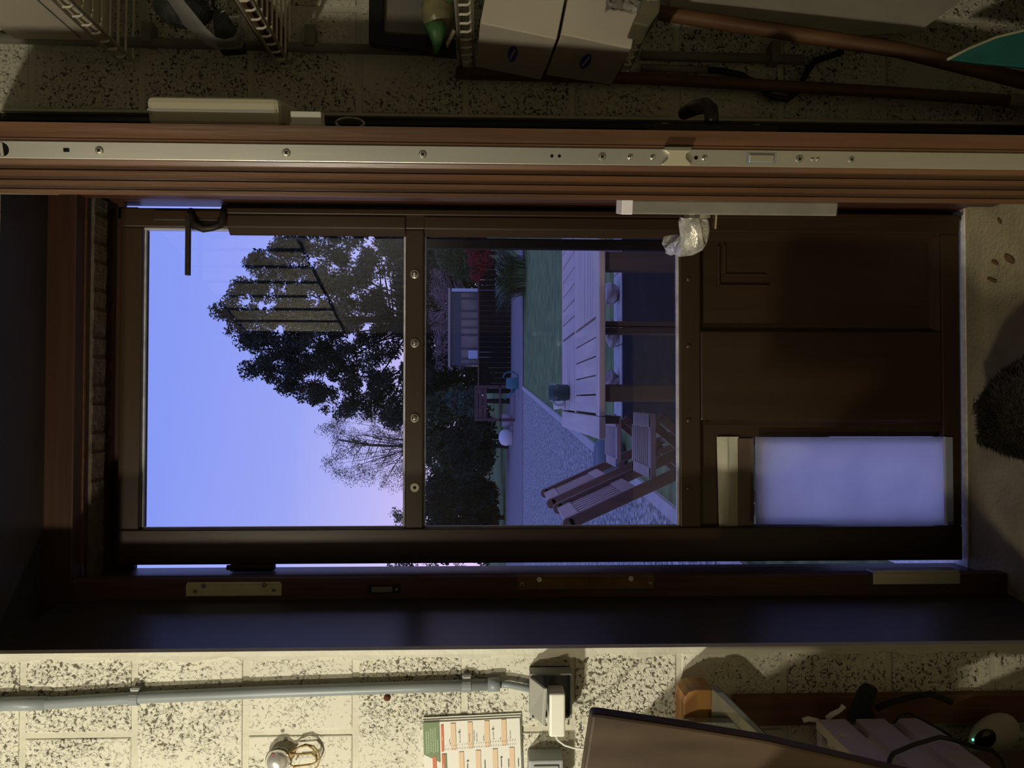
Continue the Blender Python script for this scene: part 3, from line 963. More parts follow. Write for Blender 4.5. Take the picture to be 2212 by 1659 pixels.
for x in (985, 1330, 1655, 1800, 1995):
    zrect('small_print', X['pink'], x - 7, x + 7, 985 if x != 985 else 1040, 1150, .0009)
for x, y in ((993, 1000), (1660, 963)):
    zrect('bin_icon', X['pink'], x - 18, x + 18, y - 26, y, .001)

# chrome dome with looped twine hanging from a nail
Yb = DW - .024
cb_ = at(600, 1645, Yb)
bl = thing('chrome_bell', (cb_.x, Yb, cb_.z), 'polished chrome bell dome hung on the wall by looped twine', 'bell')
MB().blob(cb_, (.0205, .016, .0215), 28, 18).build('dome', mat('bright_chrome', (.92, .90, .84), rough=.20, metal=.7), bl, smooth=True)
cq = at(589, 1631, Yb - .0175)
MB().lathe([(.0035, 0), (.0035, .002), (.0015, .003)], (cq.x, Yb - .014, cq.z), (-.25, -1, .3), 12).build('rivet', mat('red_brown_rivet', (.20, .07, .07), rough=.4), bl)
MB().tube([cb_ + Vector((.0206 * math.cos(t), .006, .0216 * math.sin(t))) for t in [i * math.pi / 12 for i in range(25)]], .0022, 8, cap=False).build('rim', X['screw'], bl, smooth=True)
X['twine'] = mat('tan_twine', (.42, .29, .10), (.33, .22, .08), scale=90, rough=.8, bump=.5)
for j, loop in enumerate((
    [(624, 1630), (640, 1616), (660, 1608), (678, 1612), (688, 1625), (691, 1640), (686, 1655), (674, 1665)],
    [(624, 1631), (645, 1614), (664, 1610), (676, 1618), (684, 1632), (684, 1645), (676, 1650), (655, 1653), (632, 1655), (620, 1645)],
    [(626, 1629), (650, 1629), (672, 1627), (682, 1635), (683, 1646), (670, 1652), (648, 1654), (635, 1657), (628, 1670)])):
    MB().tube([at(x, y, Yb + .006 - .003 * j) for x, y in loop], .0015, 6).build('twine_loop', X['twine'], bl, smooth=True)
kn = at(625, 1630, Yb + .004)
MB().blob(kn, (.006, .005, .008), 10, 7, .15, 3).build('twine_knot', X['twine'], bl)
MB().lathe([(.0018, 0), (.0018, .028), (.004, .029), (.004, .031)], (kn.x, DW + .004, kn.z + .004), (0, -1, 0), 10).build('nail', X['screw'], bl)
q = at(836, 1508, DW - .004)
nl = MB().lathe([(.006, 0), (.0065, .004), (.004, .008), (.0025, .009)], (q.x, DW + .001, q.z), (0, -1, 0), 9).build('rusty_screw', mat('rust', (.16, .055, .022), (.09, .03, .015), scale=200, rough=.9, bump=.5), None)
tag(nl, 'rusty brown screw head set in the blocks beside the conduit', 'screw')

# brown batten fixed upright on the wall
a, b = at(1575, 1568, DW - .02), at(1575, 1506, DW - .02)
bt = MB().box(a.x, b.x, DW - .024, DW - .003, .02, at(1588, 1530, DW - .02).z)
tag(bt.build('wooden_batten', wood('batten_wood', (.17, .075, .028), (.11, .045, .018), rough=.5), None, bevel=.002), 'brown wooden batten running down the cream block wall', 'batten')

# round-ended timber with a bent sheet of bright metal against it
YT = 1.315
a0 = at(1478, 1568, YT)
tm = thing('metal_faced_timber', (a0.x, YT, 0.0), 'round-ended honey timber backed by a bright metal sheet', 'timber')
pp_ = [at(x, y, YT) for x, y in ((1478, 1600), (1477, 1520), (1480, 1505), (1490, 1494), (1503, 1490), (1541, 1490), (1541, 1640), (1478, 1640))]
tq = MB().prism([Vector((p.x, YT, p.z)) for p in pp_], (0, .060, 0))
tq.build('timber', wood('honey_timber', (.52, .27, .075), (.24, .10, .03), rough=.55, axis='x', scale=16), tm, bevel=.002)
m0 = [at(x, y, YT - .004) for x, y in ((1538, 1489), (1545, 1492), (1662, 1606), (1640, 1606), (1566, 1560), (1536, 1560))]
MB().prism([Vector((p.x, YT - .006, p.z)) for p in m0], (0, .004, 0)).build('metal_sheet', mat('bright_zinc', (.62, .62, .58), (.46, .46, .44), scale=25, rough=.32, metal=.8), tm)
m1 = [at(x, y, YT - .004) for x, y in ((1541, 1489), (1556, 1489), (1690, 1620), (1662, 1606))]
MB().prism([Vector((p.x, YT - .018, p.z)) for p in m1], (0, .030, 0)).build('metal_flange', mat('blue_grey_metal', (.22, .24, .28), rough=.4, metal=.5), tm)
m2 = [at(x, y, YT - .03) for x, y in ((1478, 1567), (1500, 1560), (1585, 1562), (1640, 1620), (1478, 1620))]
MB().prism([Vector((p.x, YT - .03, p.z)) for p in m2], (0, .02, 0)).build('metal_fold', mat('grooved_alloy', (.36, .38, .38), (.25, .27, .28), scale=130, stretch=(.2, 1, 1), rough=.4, metal=.7), tm)

# dark board leaning in the corner nearest the camera
YB = 1.02
bd = [(1280, 1543), (1300, 1544), (1480, 1571), (1660, 1601), (1830, 1640), (2080, 1700), (2400, 1775), (2400, 1790), (1246, 1790), (1262, 1659)]
bpts = [at(x, y, YB) for x, y in bd]
bo = MB().prism([Vector((p.x, YB, max(p.z, .0))) for p in bpts], (0, .028, 0))
X['board'] = mat('dark_board', (.095, .060, .033), (.04, .024, .014), scale=9, stretch=(2.2, 1, .35), rough=.6, bump=.15, detail=6)
tag(bo.build('wooden_board', X['board'], None, bevel=.004), 'dark brown grained board leaning in the corner before the calendar wall', 'board')

# white slatted crate
cr0 = at(1763, 1553, 1.285)
XC = cr0.x
cr = thing('slatted_crate', (XC, 1.1, 0), 'lilac white painted slatted crate standing below the batten', 'crate')
X['lilac'] = mat('lilac_white_paint', (.50, .44, .50), (.42, .37, .43), scale=14, stretch=(1, .3, 1), rough=.55, bump=.1)
X['raw_lit_edge'] = mat('raw_and_lit_edge', (.62, .54, .40), rough=.6)  # raw wood of posts and knot, also lamplight on the top edge
zz = cr0.z
for i in range(3):
    z1 = zz - i * .0665
    z0 = z1 - .050
    if z0 < .02: break
    MB().box(XC - .016, XC, 1.06, 1.285, z0, z1).build('slat', X['lilac'], cr, bevel=.0025)
    if i < 4:
        MB().box(XC - .36, XC - .344, 1.06, 1.285, z0, z1).build('slat', X['lilac'], cr, bevel=.0025)
        MB().box(XC - .345, XC - .016, 1.269, 1.285, z0, z1).build('slat', X['lilac'], cr, bevel=.0025)
MB().box(XC - .0155, XC - .0005, 1.062, 1.283, zz - .001, zz + .0012).build('lit_top_edge', X['raw_lit_edge'], cr)  # slat top made cream to stand for the lamplight on it
for x0 in (XC - .036, XC - .344):
    for y0 in (1.07, 1.247):
        MB().box(x0, x0 + .02, y0, y0 + .02, zz - .20, zz - .01).build('corner_post', X['raw_lit_edge'], cr)
sbx = MB().box(XC - .35, XC - .05, 1.07, 1.27, 0, zz - .2005).build('supply_box', mat('brown_card', (.10, .07, .045), (.08, .055, .035), scale=8, rough=.8), None, bevel=.003)
tag(sbx, 'brown cardboard box carrying the lilac slatted crate', 'box')
q = at(1820, 1573, 1.22)
MB().lathe([(.006, 0), (.006, .001)], (XC, q.y, q.z), (1, 0, 0), 12).build('knot', X['raw_lit_edge'], cr)

# small things on and around the crate
def cable(name, pts, r, m, label, cat):
    o = MB().tube(pts, r, 8).build(name, m, None, smooth=True)
    return tag(o, label, cat)
cable('black_cable', [at(1914, 1690, 1.066), at(1922, 1640, 1.07), at(1930, 1627, 1.09), at(1975, 1608, 1.13), at(2030, 1592, 1.17), at(2060, 1598, 1.17), at(2110, 1615, 1.15), at(2142, 1620, 1.14), at(2165, 1642, 1.12), at(2180, 1680, 1.10)], .0035, X['black'], 'thick black cable lying across the lilac crate slats', 'cable')
cable('thin_cable', [at(1930, 1562, 1.26), at(1945, 1545, 1.27), at(1962, 1540, 1.27), at(1990, 1553, 1.25), at(2030, 1575, 1.22), at(2055, 1590, 1.19)], .0022, X['black'], 'thin black lead looping over the crate corner', 'cable')
st = MB()
st.hexa([at(x, y, 1.31) for x, y in ((1836, 1555), (1866, 1493), (1880, 1484), (1897, 1486))] + [at(x, y, 1.33) for x, y in ((1868, 1555), (1896, 1500), (1899, 1490), (1899, 1487))])
st = MB().prism([at(x, y, 1.31) for x, y in ((1836, 1560), (1868, 1492), (1882, 1484), (1898, 1488), (1896, 1503), (1885, 1530), (1895, 1556), (1870, 1562))], (0, .022, 0))
tag(st.build('webbing_strap', mat('black_webbing', (.018, .019, .02), (.03, .03, .032), scale=200, rough=.9, bump=.4), None, bevel=.003), 'folded black webbing strap hanging on the brown batten', 'strap')
cable('strap_tail', [at(1893, 1530, 1.34), at(1930, 1515, 1.345), at(1980, 1503, 1.345), at(2010, 1499, 1.345), at(2035, 1508, 1.34), at(2055, 1517, 1.34)], .0055, bpy.data.materials['black_webbing'], 'loose black strap tail lying along the brown batten edge', 'strap')
for pts, lb in (((( 1735, 1556), (1745, 1553), (1765, 1556), (1772, 1562)), 'short white plastic tie poking past the crate end'), (((1786, 1552), (1798, 1543), (1815, 1534), (1823, 1524)), 'bent white plastic tie standing on the crate rim')):
    cable('cable_tie', [at(x, y, 1.29) for x, y in pts], [.004, .0045, .0035, .0045], X['white'], lb, 'cable tie')
# webcam
YW = 1.335
cw = at(2147, 1592, YW)
wc = thing('webcam', (cw.x, YW, cw.z), 'oval pale grey webcam with black lens and green light', 'camera')
ang = math.radians(35)
Rm = Matrix.Rotation(-ang, 3, 'Y')
MB().blob(cw, (.037, .018, .050), 22, 12, rot=Rm).build('shell', mat('warm_grey_shell', (.42, .40, .34), rough=.5), wc, smooth=True)
cl = at(2128, 1597, YW - .017)
MB().blob(cl, (.0165, .006, .021), 18, 10, rot=Rm).build('lens', mat('black_lens', (.01, .008, .008), rough=.15), wc, smooth=True)
ledm, t2, b2_ = _new('green_led')
b2_.inputs['Emission Color'].default_value = (.1, 1, .45, 1); b2_.inputs['Emission Strength'].default_value = 2.5
MB().blob(at(2102, 1598, YW - .013), (.0022, .0022, .0022), 10, 6).build('status_light', ledm, wc, smooth=True)
MB().tube([(cw.x, YW + .01, cw.z - .03), (cw.x - .02, YW + .01, 0.0)], .008, 10).build('stand', X['grey'], wc)

# ------------------------------------------------------------------ WIRE SHELVES AND THEIR LOAD
XS = .600
def shelf(zb, lip, label, y0=.62, n=None):
    sh = thing('wire_shelf', (XS, 1.0, zb), label, 'shelf', 'white wire shelves beside the doorway')
    r = .0022
    MB().tube([(XS, y0, zb + lip), (XS, DW - .012, zb + lip)], r * 1.5, 8).build('front_wire', X['wire'], sh, smooth=True)
    MB().tube([(XS + .006, y0, zb), (XS + .006, DW - .012, zb)], r * 1.5, 8).build('front_wire', X['wire'], sh, smooth=True)
    MB().tube([(1.22, y0, zb), (1.22, DW - .012, zb)], r * 1.5, 8).build('back_wire', X['wire'], sh, smooth=True)
    y = DW - .014
    base = None
    while y > y0:
        if base is None:
            base = MB().tube([(XS, y, zb + lip), (XS, y, zb + .006), (XS + .002, y, zb + .002), (XS + .008, y, zb), (1.22, y, zb)], r, 6).build('cross_wire', X['wire'], sh, smooth=True)
            yb = y
        else:
            o = base.copy(); COL.objects.link(o); o.parent = sh
            o.location = base.location + Vector((0, y - yb, 0))
        y -= .0285
    MB().box(1.215, 1.249, y0 + .05, y0 + .09, zb - .05, zb + .02).build('bracket', X['wire'], sh)
    MB().box(1.215, 1.249, 1.25, 1.29, zb - .05, zb + .02).build('bracket', X['wire'], sh)
    return sh
Z1 = at(250, 118, 1.33).z - .004
Z2 = at(612, 110, 1.345).z
Z3 = at(1021, 100, 1.33).z
Z4 = at(1362, 110, 1.33).z - .008
shelf(Z1, .019, 'topmost white wire shelf holding the big plain carton')
shelf(Z2, .019, 'white wire shelf holding the plastic bag and wood strip')
shelf(Z3, .022, 'white wire shelf at eye level above the logo cartons')
shelf(Z4, .019, 'lowest white wire shelf under the two logo cartons')

# plain carton on the top shelf
MBq = MB().box(XS + .008, 1.0, .80, 1.315, Z1 + .004, at(30, 105, 1.315).z)
co_ = thing('plain_carton', (XS + .2, 1.05, Z1), 'large plain white carton on the topmost wire shelf', 'box')
MBq.build('carton', X['carton'], co_, bevel=.003)
MB().box(XS + .006, XS + .0085, .81, 1.305, Z1 + .05, Z1 + .0515).build('flap_seam', X['grey'], co_)
# dark load behind the wires of the top shelf
# two logo cartons
def carton(px_l, label):
    """left face given by its four picture corners (near top, near bottom, far bottom, far top)"""
    YN, YF = 1.19, 1.355
    nt_, nb, fb, ft = at(*px_l[0], YN), at(*px_l[1], YN), at(*px_l[2], YF), at(*px_l[3], YF)
    dn_ = (nb - nt_)
    rv = Vector((-dn_.z, 0, dn_.x)).normalized() * .095
    c = thing('logo_carton', tuple(fb), label, 'box', 'white cartons with blue oval logos')
    MB().hexa([nt_, nb, fb, ft] + [p + rv for p in (nt_, nb, fb, ft)]).build('carton', X['carton'], c, bevel=.002)
    # oval logo
    nrm = (nb - nt_).cross(ft - nt_).normalized()
    if nrm.x > 0: nrm = -nrm
    return c, nt_, nb, fb, ft, nrm
def logo(c, nt_, nb, fb, ft, nrm, lp):
    # find the point of the face seen at picture position lp
    d = FW + (829.5 - lp[1]) / FPX * RT + (1106 - lp[0]) / FPX * UP
    t = (nt_ - CAM).dot(nrm) / d.dot(nrm)
    p = CAM + d * t + nrm * .0006
    ey = (ft - nt_).normalized(); ez_ = (nt_ - nb).normalized()
    pts = [p + ey * .030 * math.cos(a) + ez_ * .0075 * math.sin(a) * 1.05 for a in [2 * math.pi * i / 28 for i in range(28)]]
    lo = MB().prism(pts, nrm * .0004).build('oval_logo', X['blue'], c)
    pa = [p + ey * e + ez_ * z + nrm * .0005 for e, z in ((-.024, -.0014), (-.017, -.0042), (.024, .0014), (.017, .0042))]
    MB().prism(pa, nrm * .0003).build('logo_stripe', X['print_white'], lo)
c = carton([(1037, 50), (1203, 85), (1168, 173), (1028, 145)], 'upper white carton with blue oval logo between the wire shelves')
logo(*c, (1107, 116))
c = carton([(1212, 74), (1364, 106), (1320, 183), (1179, 163)], 'lower white carton with blue oval logo resting on the bottom shelf')
logo(*c, (1265, 132))
# crumpled foil tucked in front of the lower carton
rgx = random.Random(11)
fo_ = MB()
base_ = [at(x, y, 1.15) for x, y in ((1306, 32), (1306, -20), (1385, -20), (1368, 34), (1340, 26))]
vs, fs = [], []
for j in range(9):
    for i in range(9):
        p = at(1306 + 78 * i / 8, -25 + 57 * j / 8, 1.16)
        vs.append(p + Vector((0, -abs(rgx.gauss(0, .010)), 0)))
for j in range(8):
    for i in range(8):
        a_ = j * 9 + i
        fs.append((a_, a_ + 1, a_ + 10, a_ + 9))
fo_.add(vs, fs)
fk = fo_.build('foil_sheet', mat('grey_foil', (.44, .42, .38), (.30, .29, .27), scale=30, rough=.4, metal=.2))
fk.modifiers.new('thick', 'SOLIDIFY').thickness = .002
tag(fk, 'crumpled grey foil wrapping propped on the lower logo carton', 'foil')
gb = MB().prism([at(x, y, 1.13) for x, y in ((1366, 50), (1402, 58), (1425, 25), (1432, -30), (1395, -30), (1385, 10))], (.0, .05, 0))
tag(gb.build('grey_case', mat('dull_grey_case', (.13, .135, .13), (.20, .17, .10), scale=25, rough=.5), None, bevel=.003), 'dull grey hard case edge beside the bottom shelf lip', 'case')

# clear plastic bag with dark goods, wood strip on the second shelf
Yg = 1.27
bg = thing('plastic_bag', tuple(at(520, 60, Yg)), 'clear plastic bag of dark goods on the second wire shelf', 'bag')
X['film'] = mat_film('clear_film', (.66, .64, .62), .5)
vs, fs = [], []
out = [(305, -30), (360, 20), (405, 62), (440, 92), (468, 108), (500, 107), (524, 104), (534, 70), (536, 30), (538, -30)]
ins = [(380, -30), (400, 5), (425, 35), (445, 60), (465, 80), (485, 85), (505, 80), (515, 60), (520, 25), (522, -30)]
for (a_, b__) in zip(out, ins):
    vs += [at(*a_, Yg), at(*b__, Yg - .045), at(*b__, Yg + .04)]
for i in range(len(out) - 1):
    a_ = 3 * i
    fs += [(a_, a_ + 3, a_ + 4, a_ + 1), (a_, a_ + 2, a_ + 5, a_ + 3)]
MB().add(vs, fs).build('film', X['film'], bg, smooth=True)
dk = mat('dark_goods', (.016, .02, .018), (.035, .04, .034), scale=60, rough=.6, bump=.5)
MB().blob(at(400, 10, Yg + .01), (.040, .03, .05), 14, 10, .06, 5).build('dark_goods', dk, bg, smooth=True)
p = [at(x, y, Yg + .01) for x, y in ((455, 20), (480, 15), (516, 70), (524, 102), (470, 106), (462, 70))]
MB().prism(p, (0, .03, 0)).build('dark_goods', dk, bg, bevel=.004)
fr_ = MB()
for i in range(60):
    q = at(rgx.uniform(432, 492), rgx.uniform(-15, 24), Yg - rgx.uniform(0, .01))
    d1_, d2_ = Vector((rgx.gauss(0, 1), rgx.gauss(0, 1), rgx.gauss(0, 1))).normalized() * .006, Vector((rgx.gauss(0, 1), rgx.gauss(0, 1), rgx.gauss(0, 1))).normalized() * .006
    fr_.add([q, q + d1_, q + d2_], [(0, 1, 2)])
fr_.build('crinkled_film', mat('shiny_film', (.5, .5, .48), rough=.12, metal=.9), bg)
wp = MB().obox((XS + .012, .95, Z2 + .004), (.05, 0, 0), (0, .425, 0), (0, 0, .030))
tag(wp.build('wood_strip', wood('shelf_wood', (.18, .10, .05), (.11, .06, .03), axis='y', rough=.6), None, bevel=.002), 'brown strip of wood lying along the second wire shelf', 'wood strip')

# things on the eye-level shelf
YF_ = 1.30
fz = lambda x, y: at(x, y, YF_)
pf = thing('framed_panel', tuple(fz(940, 90)), 'black framed grey panel standing on the eye level wire shelf', 'frame')
def fprism(name, pts, m, par, th=.02, y=YF_, bev=.002):
    return MB().prism([at(x, yy, y) for x, yy in pts], (0, th, 0)).build(name, m, par, bevel=bev)
fprism('frame_bar', [(797, -40), (829, -40), (828, 60), (826, 72), (796, 92)], X['black'], pf)
fprism('frame_bar', [(796, 92), (826, 70), (945, 78), (985, 84), (985, 118), (945, 114)], X['black'], pf)
fprism('panel', [(828, -40), (985, -40), (985, 80), (828, 68)], mat('grey_panel', (.27, .25, .22), (.20, .19, .17), scale=5, rough=.35), pf, .006, YF_ + .012)
yb_ = 1.24
gn = thing('mesh_bag', tuple(at(985, 40, yb_)), 'green mesh bag of pale bulbs tied at its end', 'bag')
bm_ = mat('pale_bulbs', (.32, .27, .15), (.20, .19, .10), scale=35, rough=.35, bump=.6)
MB().blob(at(945, 25, yb_ + .02), (.040, .03, .026), 16, 12, .05, 2).build('bulbs', bm_, gn, smooth=True)
nm_ = mat('green_mesh', (.035, .16, .055), (.10, .20, .08), scale=70, rough=.4)
vs = [(918, -30), (914, 5), (914, 40), (922, 65), (930, 85), (937, 112), (946, 112), (955, 90), (966, 72), (976, 40), (978, 0), (975, -30)]
MB().tube([at(942, 58, yb_), at(943, 76, yb_), at(944, 92, yb_), at(942, 104, yb_), at(941, 116, yb_)], [.020, .014, .009, .006, .004], 12).build('bag_neck', nm_, gn, smooth=True)
MB().tube([at(975, -30, yb_ + .005), at(966, -5, yb_ + .003), at(955, 2, yb_)], [.02, .012, .004], 10).build('mesh_fold', nm_, gn, smooth=True)
pg = MB().hexa([at(x, y, 1.26) for x, y in ((966, 104), (962, 92), (978, 62), (985, 68))] + [at(x, y, 1.275) for x, y in ((966, 104), (962, 92), (978, 62), (985, 68))])
tag(pg.build('wooden_peg', mat('pale_peg', (.45, .37, .25), rough=.6), None, bevel=.001), 'pale wooden peg caught behind the eye level shelf lip', 'peg')

# poles, board and fittings below the shelves
def pole(pts, r, label, mtl, ferr=None):
    p = thing('broom_handle', tuple(pts[-1]), label, 'broom handle', 'wooden broom handles leaning beside the door')
    MB().tube(pts, r, 14).build('shaft', mtl, p, smooth=True)
    return p
X['pole'] = wood('pole_wood', (.19, .095, .042), (.10, .05, .024), rough=.55, scale=14)
pole([at(1424, 27, 1.29), at(1440, 30, 1.29), at(1943, 108, 1.22), at(2400, 222, 1.16), at(2860, 330, 1.10)], .0125, 'wooden broom handle slanting past the white board', X['pole'])
p2 = pole([at(985, 158, 1.372), at(1400, 170, 1.368), at(1900, 198, 1.36), at(2178, 217, 1.355)], .0105, 'straight dark broom handle standing against the block wall', X['pole'])
MB().tube([at(2176, 217, 1.355), at(2300, 226, 1.35), at(2500, 240, 1.345)], .0125, 14).build('ferrule', mat('pale_ferrule', (.34, .32, .20), rough=.5), p2, smooth=True)
wb = MB().prism([at(x, y, 1.33) for x, y in ((1440, -60), (1448, 14), (1640, 48), (1830, 80), (1988, 68), (2060, 15), (2140, -60))], (.02, .012, 0))
tag(wb.build('white_board', mat('chalky_white_panel', (.48, .45, .38), (.40, .37, .31), scale=9, rough=.65), None, bevel=.002), 'chalky white board leaning behind the slanting broom handle', 'board')
ws = thing('switch_plate', tuple(at(1940, 95, DW - .01)), 'small white switch plate with two dark holes', 'switch')
a, b = at(1828, 106, DW - .012), at(1944, 76, DW - .012)
MB().box(a.x, b.x, DW - .016, DW - .003, b.z, a.z).build('plate', X['cream'], ws, bevel=.002)
for x in (1870, 1911):
    q = at(x, 90, DW - .016)
    MB().lathe([(.007, 0), (.007, .0006)], (q.x, DW - .0162, q.z), (0, -1, 0), 14).build('hole', X['hole'], ws)
# turquoise dustpan blade
dpn = thing('dustpan', tuple(at(2212, 100, 1.10)), 'turquoise dustpan with a pale worn lip hanging by the broom', 'dustpan')
pts = [(2047, 129), (2090, 106), (2150, 82), (2230, 62), (2400, 40), (2400, 190), (2230, 148), (2130, 139)]
MB().prism([at(x, y, 1.10) for x, y in pts], (.004, .012, 0)).build('pan', mat('turquoise_plastic', (.015, .12, .12), (.02, .16, .15), scale=20, rough=.4), dpn, bevel=.002)
MB().tube([at(x, y, 1.098) for x, y in ((2046, 129), (2090, 106), (2150, 81), (2230, 61), (2400, 39))], .0022, 8).build('lip', mat('pale_lip', (.42, .44, .30), rough=.5), dpn, smooth=True)
# pipes on the wall beyond the door leaf
def wpipe(pts, r, m, label, clips=()):
    t = thing('wall_pipe', tuple(pts[-1]), label, 'pipe')
    MB().tube(pts, r, 12).build('pipe', m, t, smooth=True)
    for c in clips:
        q = at(*c, DW - .02)
        MB().box(q.x - .014, q.x + .024, DW - .034, DW - .003, q.z - .009, q.z + .009).build('clip', m, t, bevel=.002)
X['pipe2'] = mat('beige_grey_pipe', (.26, .25, .20), (.20, .195, .16), scale=10, rough=.5)
wpipe([at(-40, 82, DW - .02), at(985, 112, DW - .02)], .0085, X['pipe2'], 'beige grey pipe running down behind the upper wire shelves', ((322, 80), (672, 88)))
wpipe([at(1385, 120, DW - .02), at(1736, 129, DW - .02)], .0085, X['pipe2'], 'beige grey pipe ending above the white switch plate', ((1672, 122),))
wpipe([at(1385, 146, DW - .018), at(1527, 151, DW - .018)], .0065, X['pipe2'], 'short thin pipe end beside the straight broom handle')
cable('wall_cable', [at(1525, 151, DW - .018), at(1560, 153, DW - .02), at(1600, 162, DW - .02), at(1640, 185, DW - .022), at(1665, 208, DW - .022), at(1700, 215, DW - .022), at(1725, 195, DW - .02), at(1740, 160, DW - .02), at(1760, 132, DW - .02), at(1820, 112, DW - .02)], .006, X['black'], 'black cable sagging from the pipe ends to the switch', 'cable')

# ------------------------------------------------------------------ floor litter and the cat
rgx = random.Random(5)
lm = mat('dry_leaf', (.16, .075, .03), (.12, .06, .03), scale=60, rough=.7)
for i, (x, y, lx_, ly_, lb) in enumerate(((2182, 560, .020, .006, 'largest dry orange leaf scrap on the concrete floor'), (2160, 478, .011, .003, 'small dry leaf scrap near the open door edge'), (2150, 568, .013, .004, 'thin dry leaf sliver close under the brown door'), (2144, 605, .018, .004, 'curled dry leaf sliver nearest the cat'))):
    d = FW + (829.5 - y) / FPX * RT + (1106 - x) / FPX * UP
    p = CAM + d * (-(CAM_Z - .002) / d.z)
    an = rgx.uniform(.6, 1.2)
    pts = []
    for k in range(10):
        t = 2 * math.pi * k / 10
        u_, v_ = math.cos(t) * lx_, math.sin(t) * ly_ * (1 + .3 * rgx.uniform(-1, 1))
        pts.append(p + Vector((u_ * math.cos(an) - v_ * math.sin(an), u_ * math.sin(an) + v_ * math.cos(an), .0006 + .001 * abs(math.cos(t)))))
    o = MB().prism(pts, (0, 0, .0008)).build('dry_leaf', lm)
    tag(o, lb, 'leaf', 'dry leaf scraps on the floor')

# crouching cat in front of the flap, seen from behind and above
ct0 = at(2150, 865, 1.27)
CXX, CYY = ct0.x - .005, 1.27
me = bpy.data.meshes.new('cat_body')
J = [((0, -.14, .13), .085), ((0, -.05, .165), .100), ((0, .06, .165), .092), ((0, .15, .15), .070), ((0, .20, .115), .052), ((0, .245, .09), .050), ((0, .285, .07), .030),   # pelvis..chest, neck, head, muzzle
     ((.075, -.13, .09), .052), ((.085, -.04, .045), .030), ((.08, -.10, .022), .020), ((.08, -.02, .018), .017),      # hind leg: knee forward, hock back
     ((-.075, -.13, .09), .052), ((-.085, -.04, .045), .030), ((-.08, -.10, .022), .020), ((-.08, -.02, .018), .017),
     ((.05, .14, .09), .034), ((.05, .13, .045), .022), ((.05, .17, .018), .017),
     ((-.05, .14, .09), .034), ((-.05, .13, .045), .022), ((-.05, .17, .018), .017),
     ((.02, -.22, .09), .026), ((.08, -.25, .035), .020), ((.16, -.20, .022), .017), ((.20, -.12, .02), .013),         # tail laid round
     ((.030, .235, .135), .017), ((.036, .232, .16), .006), ((-.030, .235, .135), .017), ((-.036, .232, .16), .006)]
Ed = [(0, 1), (1, 2), (2, 3), (3, 4), (4, 5), (5, 6), (0, 7), (7, 8), (8, 9), (9, 10), (0, 11), (11, 12), (12, 13), (13, 14), (3, 15), (15, 16), (16, 17), (3, 18), (18, 19), (19, 20), (0, 21), (21, 22), (22, 23), (23, 24), (5, 25), (25, 26), (5, 27), (27, 28)]
me.from_pydata([j[0] for j in J], Ed, [])
cat = bpy.data.objects.new('cat', me)
COL.objects.link(cat)
cat.location = (CXX, CYY, 0)
cat.rotation_euler = (0, 0, math.radians(10))
sk = cat.modifiers.new('skin', 'SKIN')
for i, (p, r) in enumerate(J):
    me.skin_vertices[0].data[i].radius = (r, r)
    me.skin_vertices[0].data[i].use_root = (i == 0)
sk.use_smooth_shade = True
ss = cat.modifiers.new('sub', 'SUBSURF'); ss.levels = ss.render_levels = 2
fur = mat('dark_tabby_fur', (.020, .017, .015), (.060, .048, .034), scale=16, stretch=(1, 2.2, 1), rough=.85, spec=.15, bump=.5, bscale=160, world=False)
me.materials.append(fur)
tag(cat, 'dark tabby cat crouching on the floor before the cat flap', 'cat')
# short coat: fine tapered hairs over the evaluated body
dg = bpy.context.evaluated_depsgraph_get()
ev = cat.evaluated_get(dg)
em = ev.to_mesh()
co = np.zeros(len(em.vertices) * 3); em.vertices.foreach_get('co', co); co = co.reshape(-1, 3)
no = np.zeros(len(em.vertices) * 3); em.vertices.foreach_get('normal', no); no = no.reshape(-1, 3)
tri = []
em.calc_loop_triangles()
tri = np.zeros(len(em.loop_triangles) * 3, dtype=np.int32); em.loop_triangles.foreach_get('vertices', tri); tri = tri.reshape(-1, 3)
ar = np.linalg.norm(np.cross(co[tri[:, 1]] - co[tri[:, 0]], co[tri[:, 2]] - co[tri[:, 0]]), axis=1)
NH = 26000
pk = RNG.choice(len(tri), NH, p=ar / ar.sum())
bc = RNG.dirichlet((1, 1, 1), NH)
P = (co[tri[pk]] * bc[:, :, None]).sum(1)
Nn = (no[tri[pk]] * bc[:, :, None]).sum(1)
Nn /= np.maximum(np.linalg.norm(Nn, axis=1, keepdims=True), 1e-6)
lean = Nn + np.array((0, -.9, -.15)) + RNG.normal(0, .25, (NH, 3))
lean /= np.linalg.norm(lean, axis=1, keepdims=True)
L_ = RNG.uniform(.010, .020, (NH, 1))
sd = np.cross(lean, RNG.normal(0, 1, (NH, 3)))
sd /= np.maximum(np.linalg.norm(sd, axis=1, keepdims=True), 1e-6)
V = np.empty((NH * 3, 3))
V[0::3] = P - sd * .0007
V[1::3] = P + sd * .0007
V[2::3] = P + lean * L_
ev.to_mesh_clear()
fo2 = mesh_np('fur', V, np.arange(NH * 3).reshape(-1, 3), fur)
fo2.parent = cat
fo2['kind'] = 'stuff'

# unseen bench, added along the conduit side to shade the wall foot
wk = thing('shade_bench', (-1.25, .8, 0), 'unseen wooden bench added to shade the crate and wall foot', 'shade_bench')
MB().box(-1.9, -.66, .55, 1.30, .90, .945).build('top', X['board'], wk, bevel=.004)
for x, y in ((-1.85, .60), (-1.85, 1.22), (-.98, .60), (-.98, 1.22)):
    MB().box(x, x + .06, y, y + .06, 0, .90).build('leg', X['board'], wk)

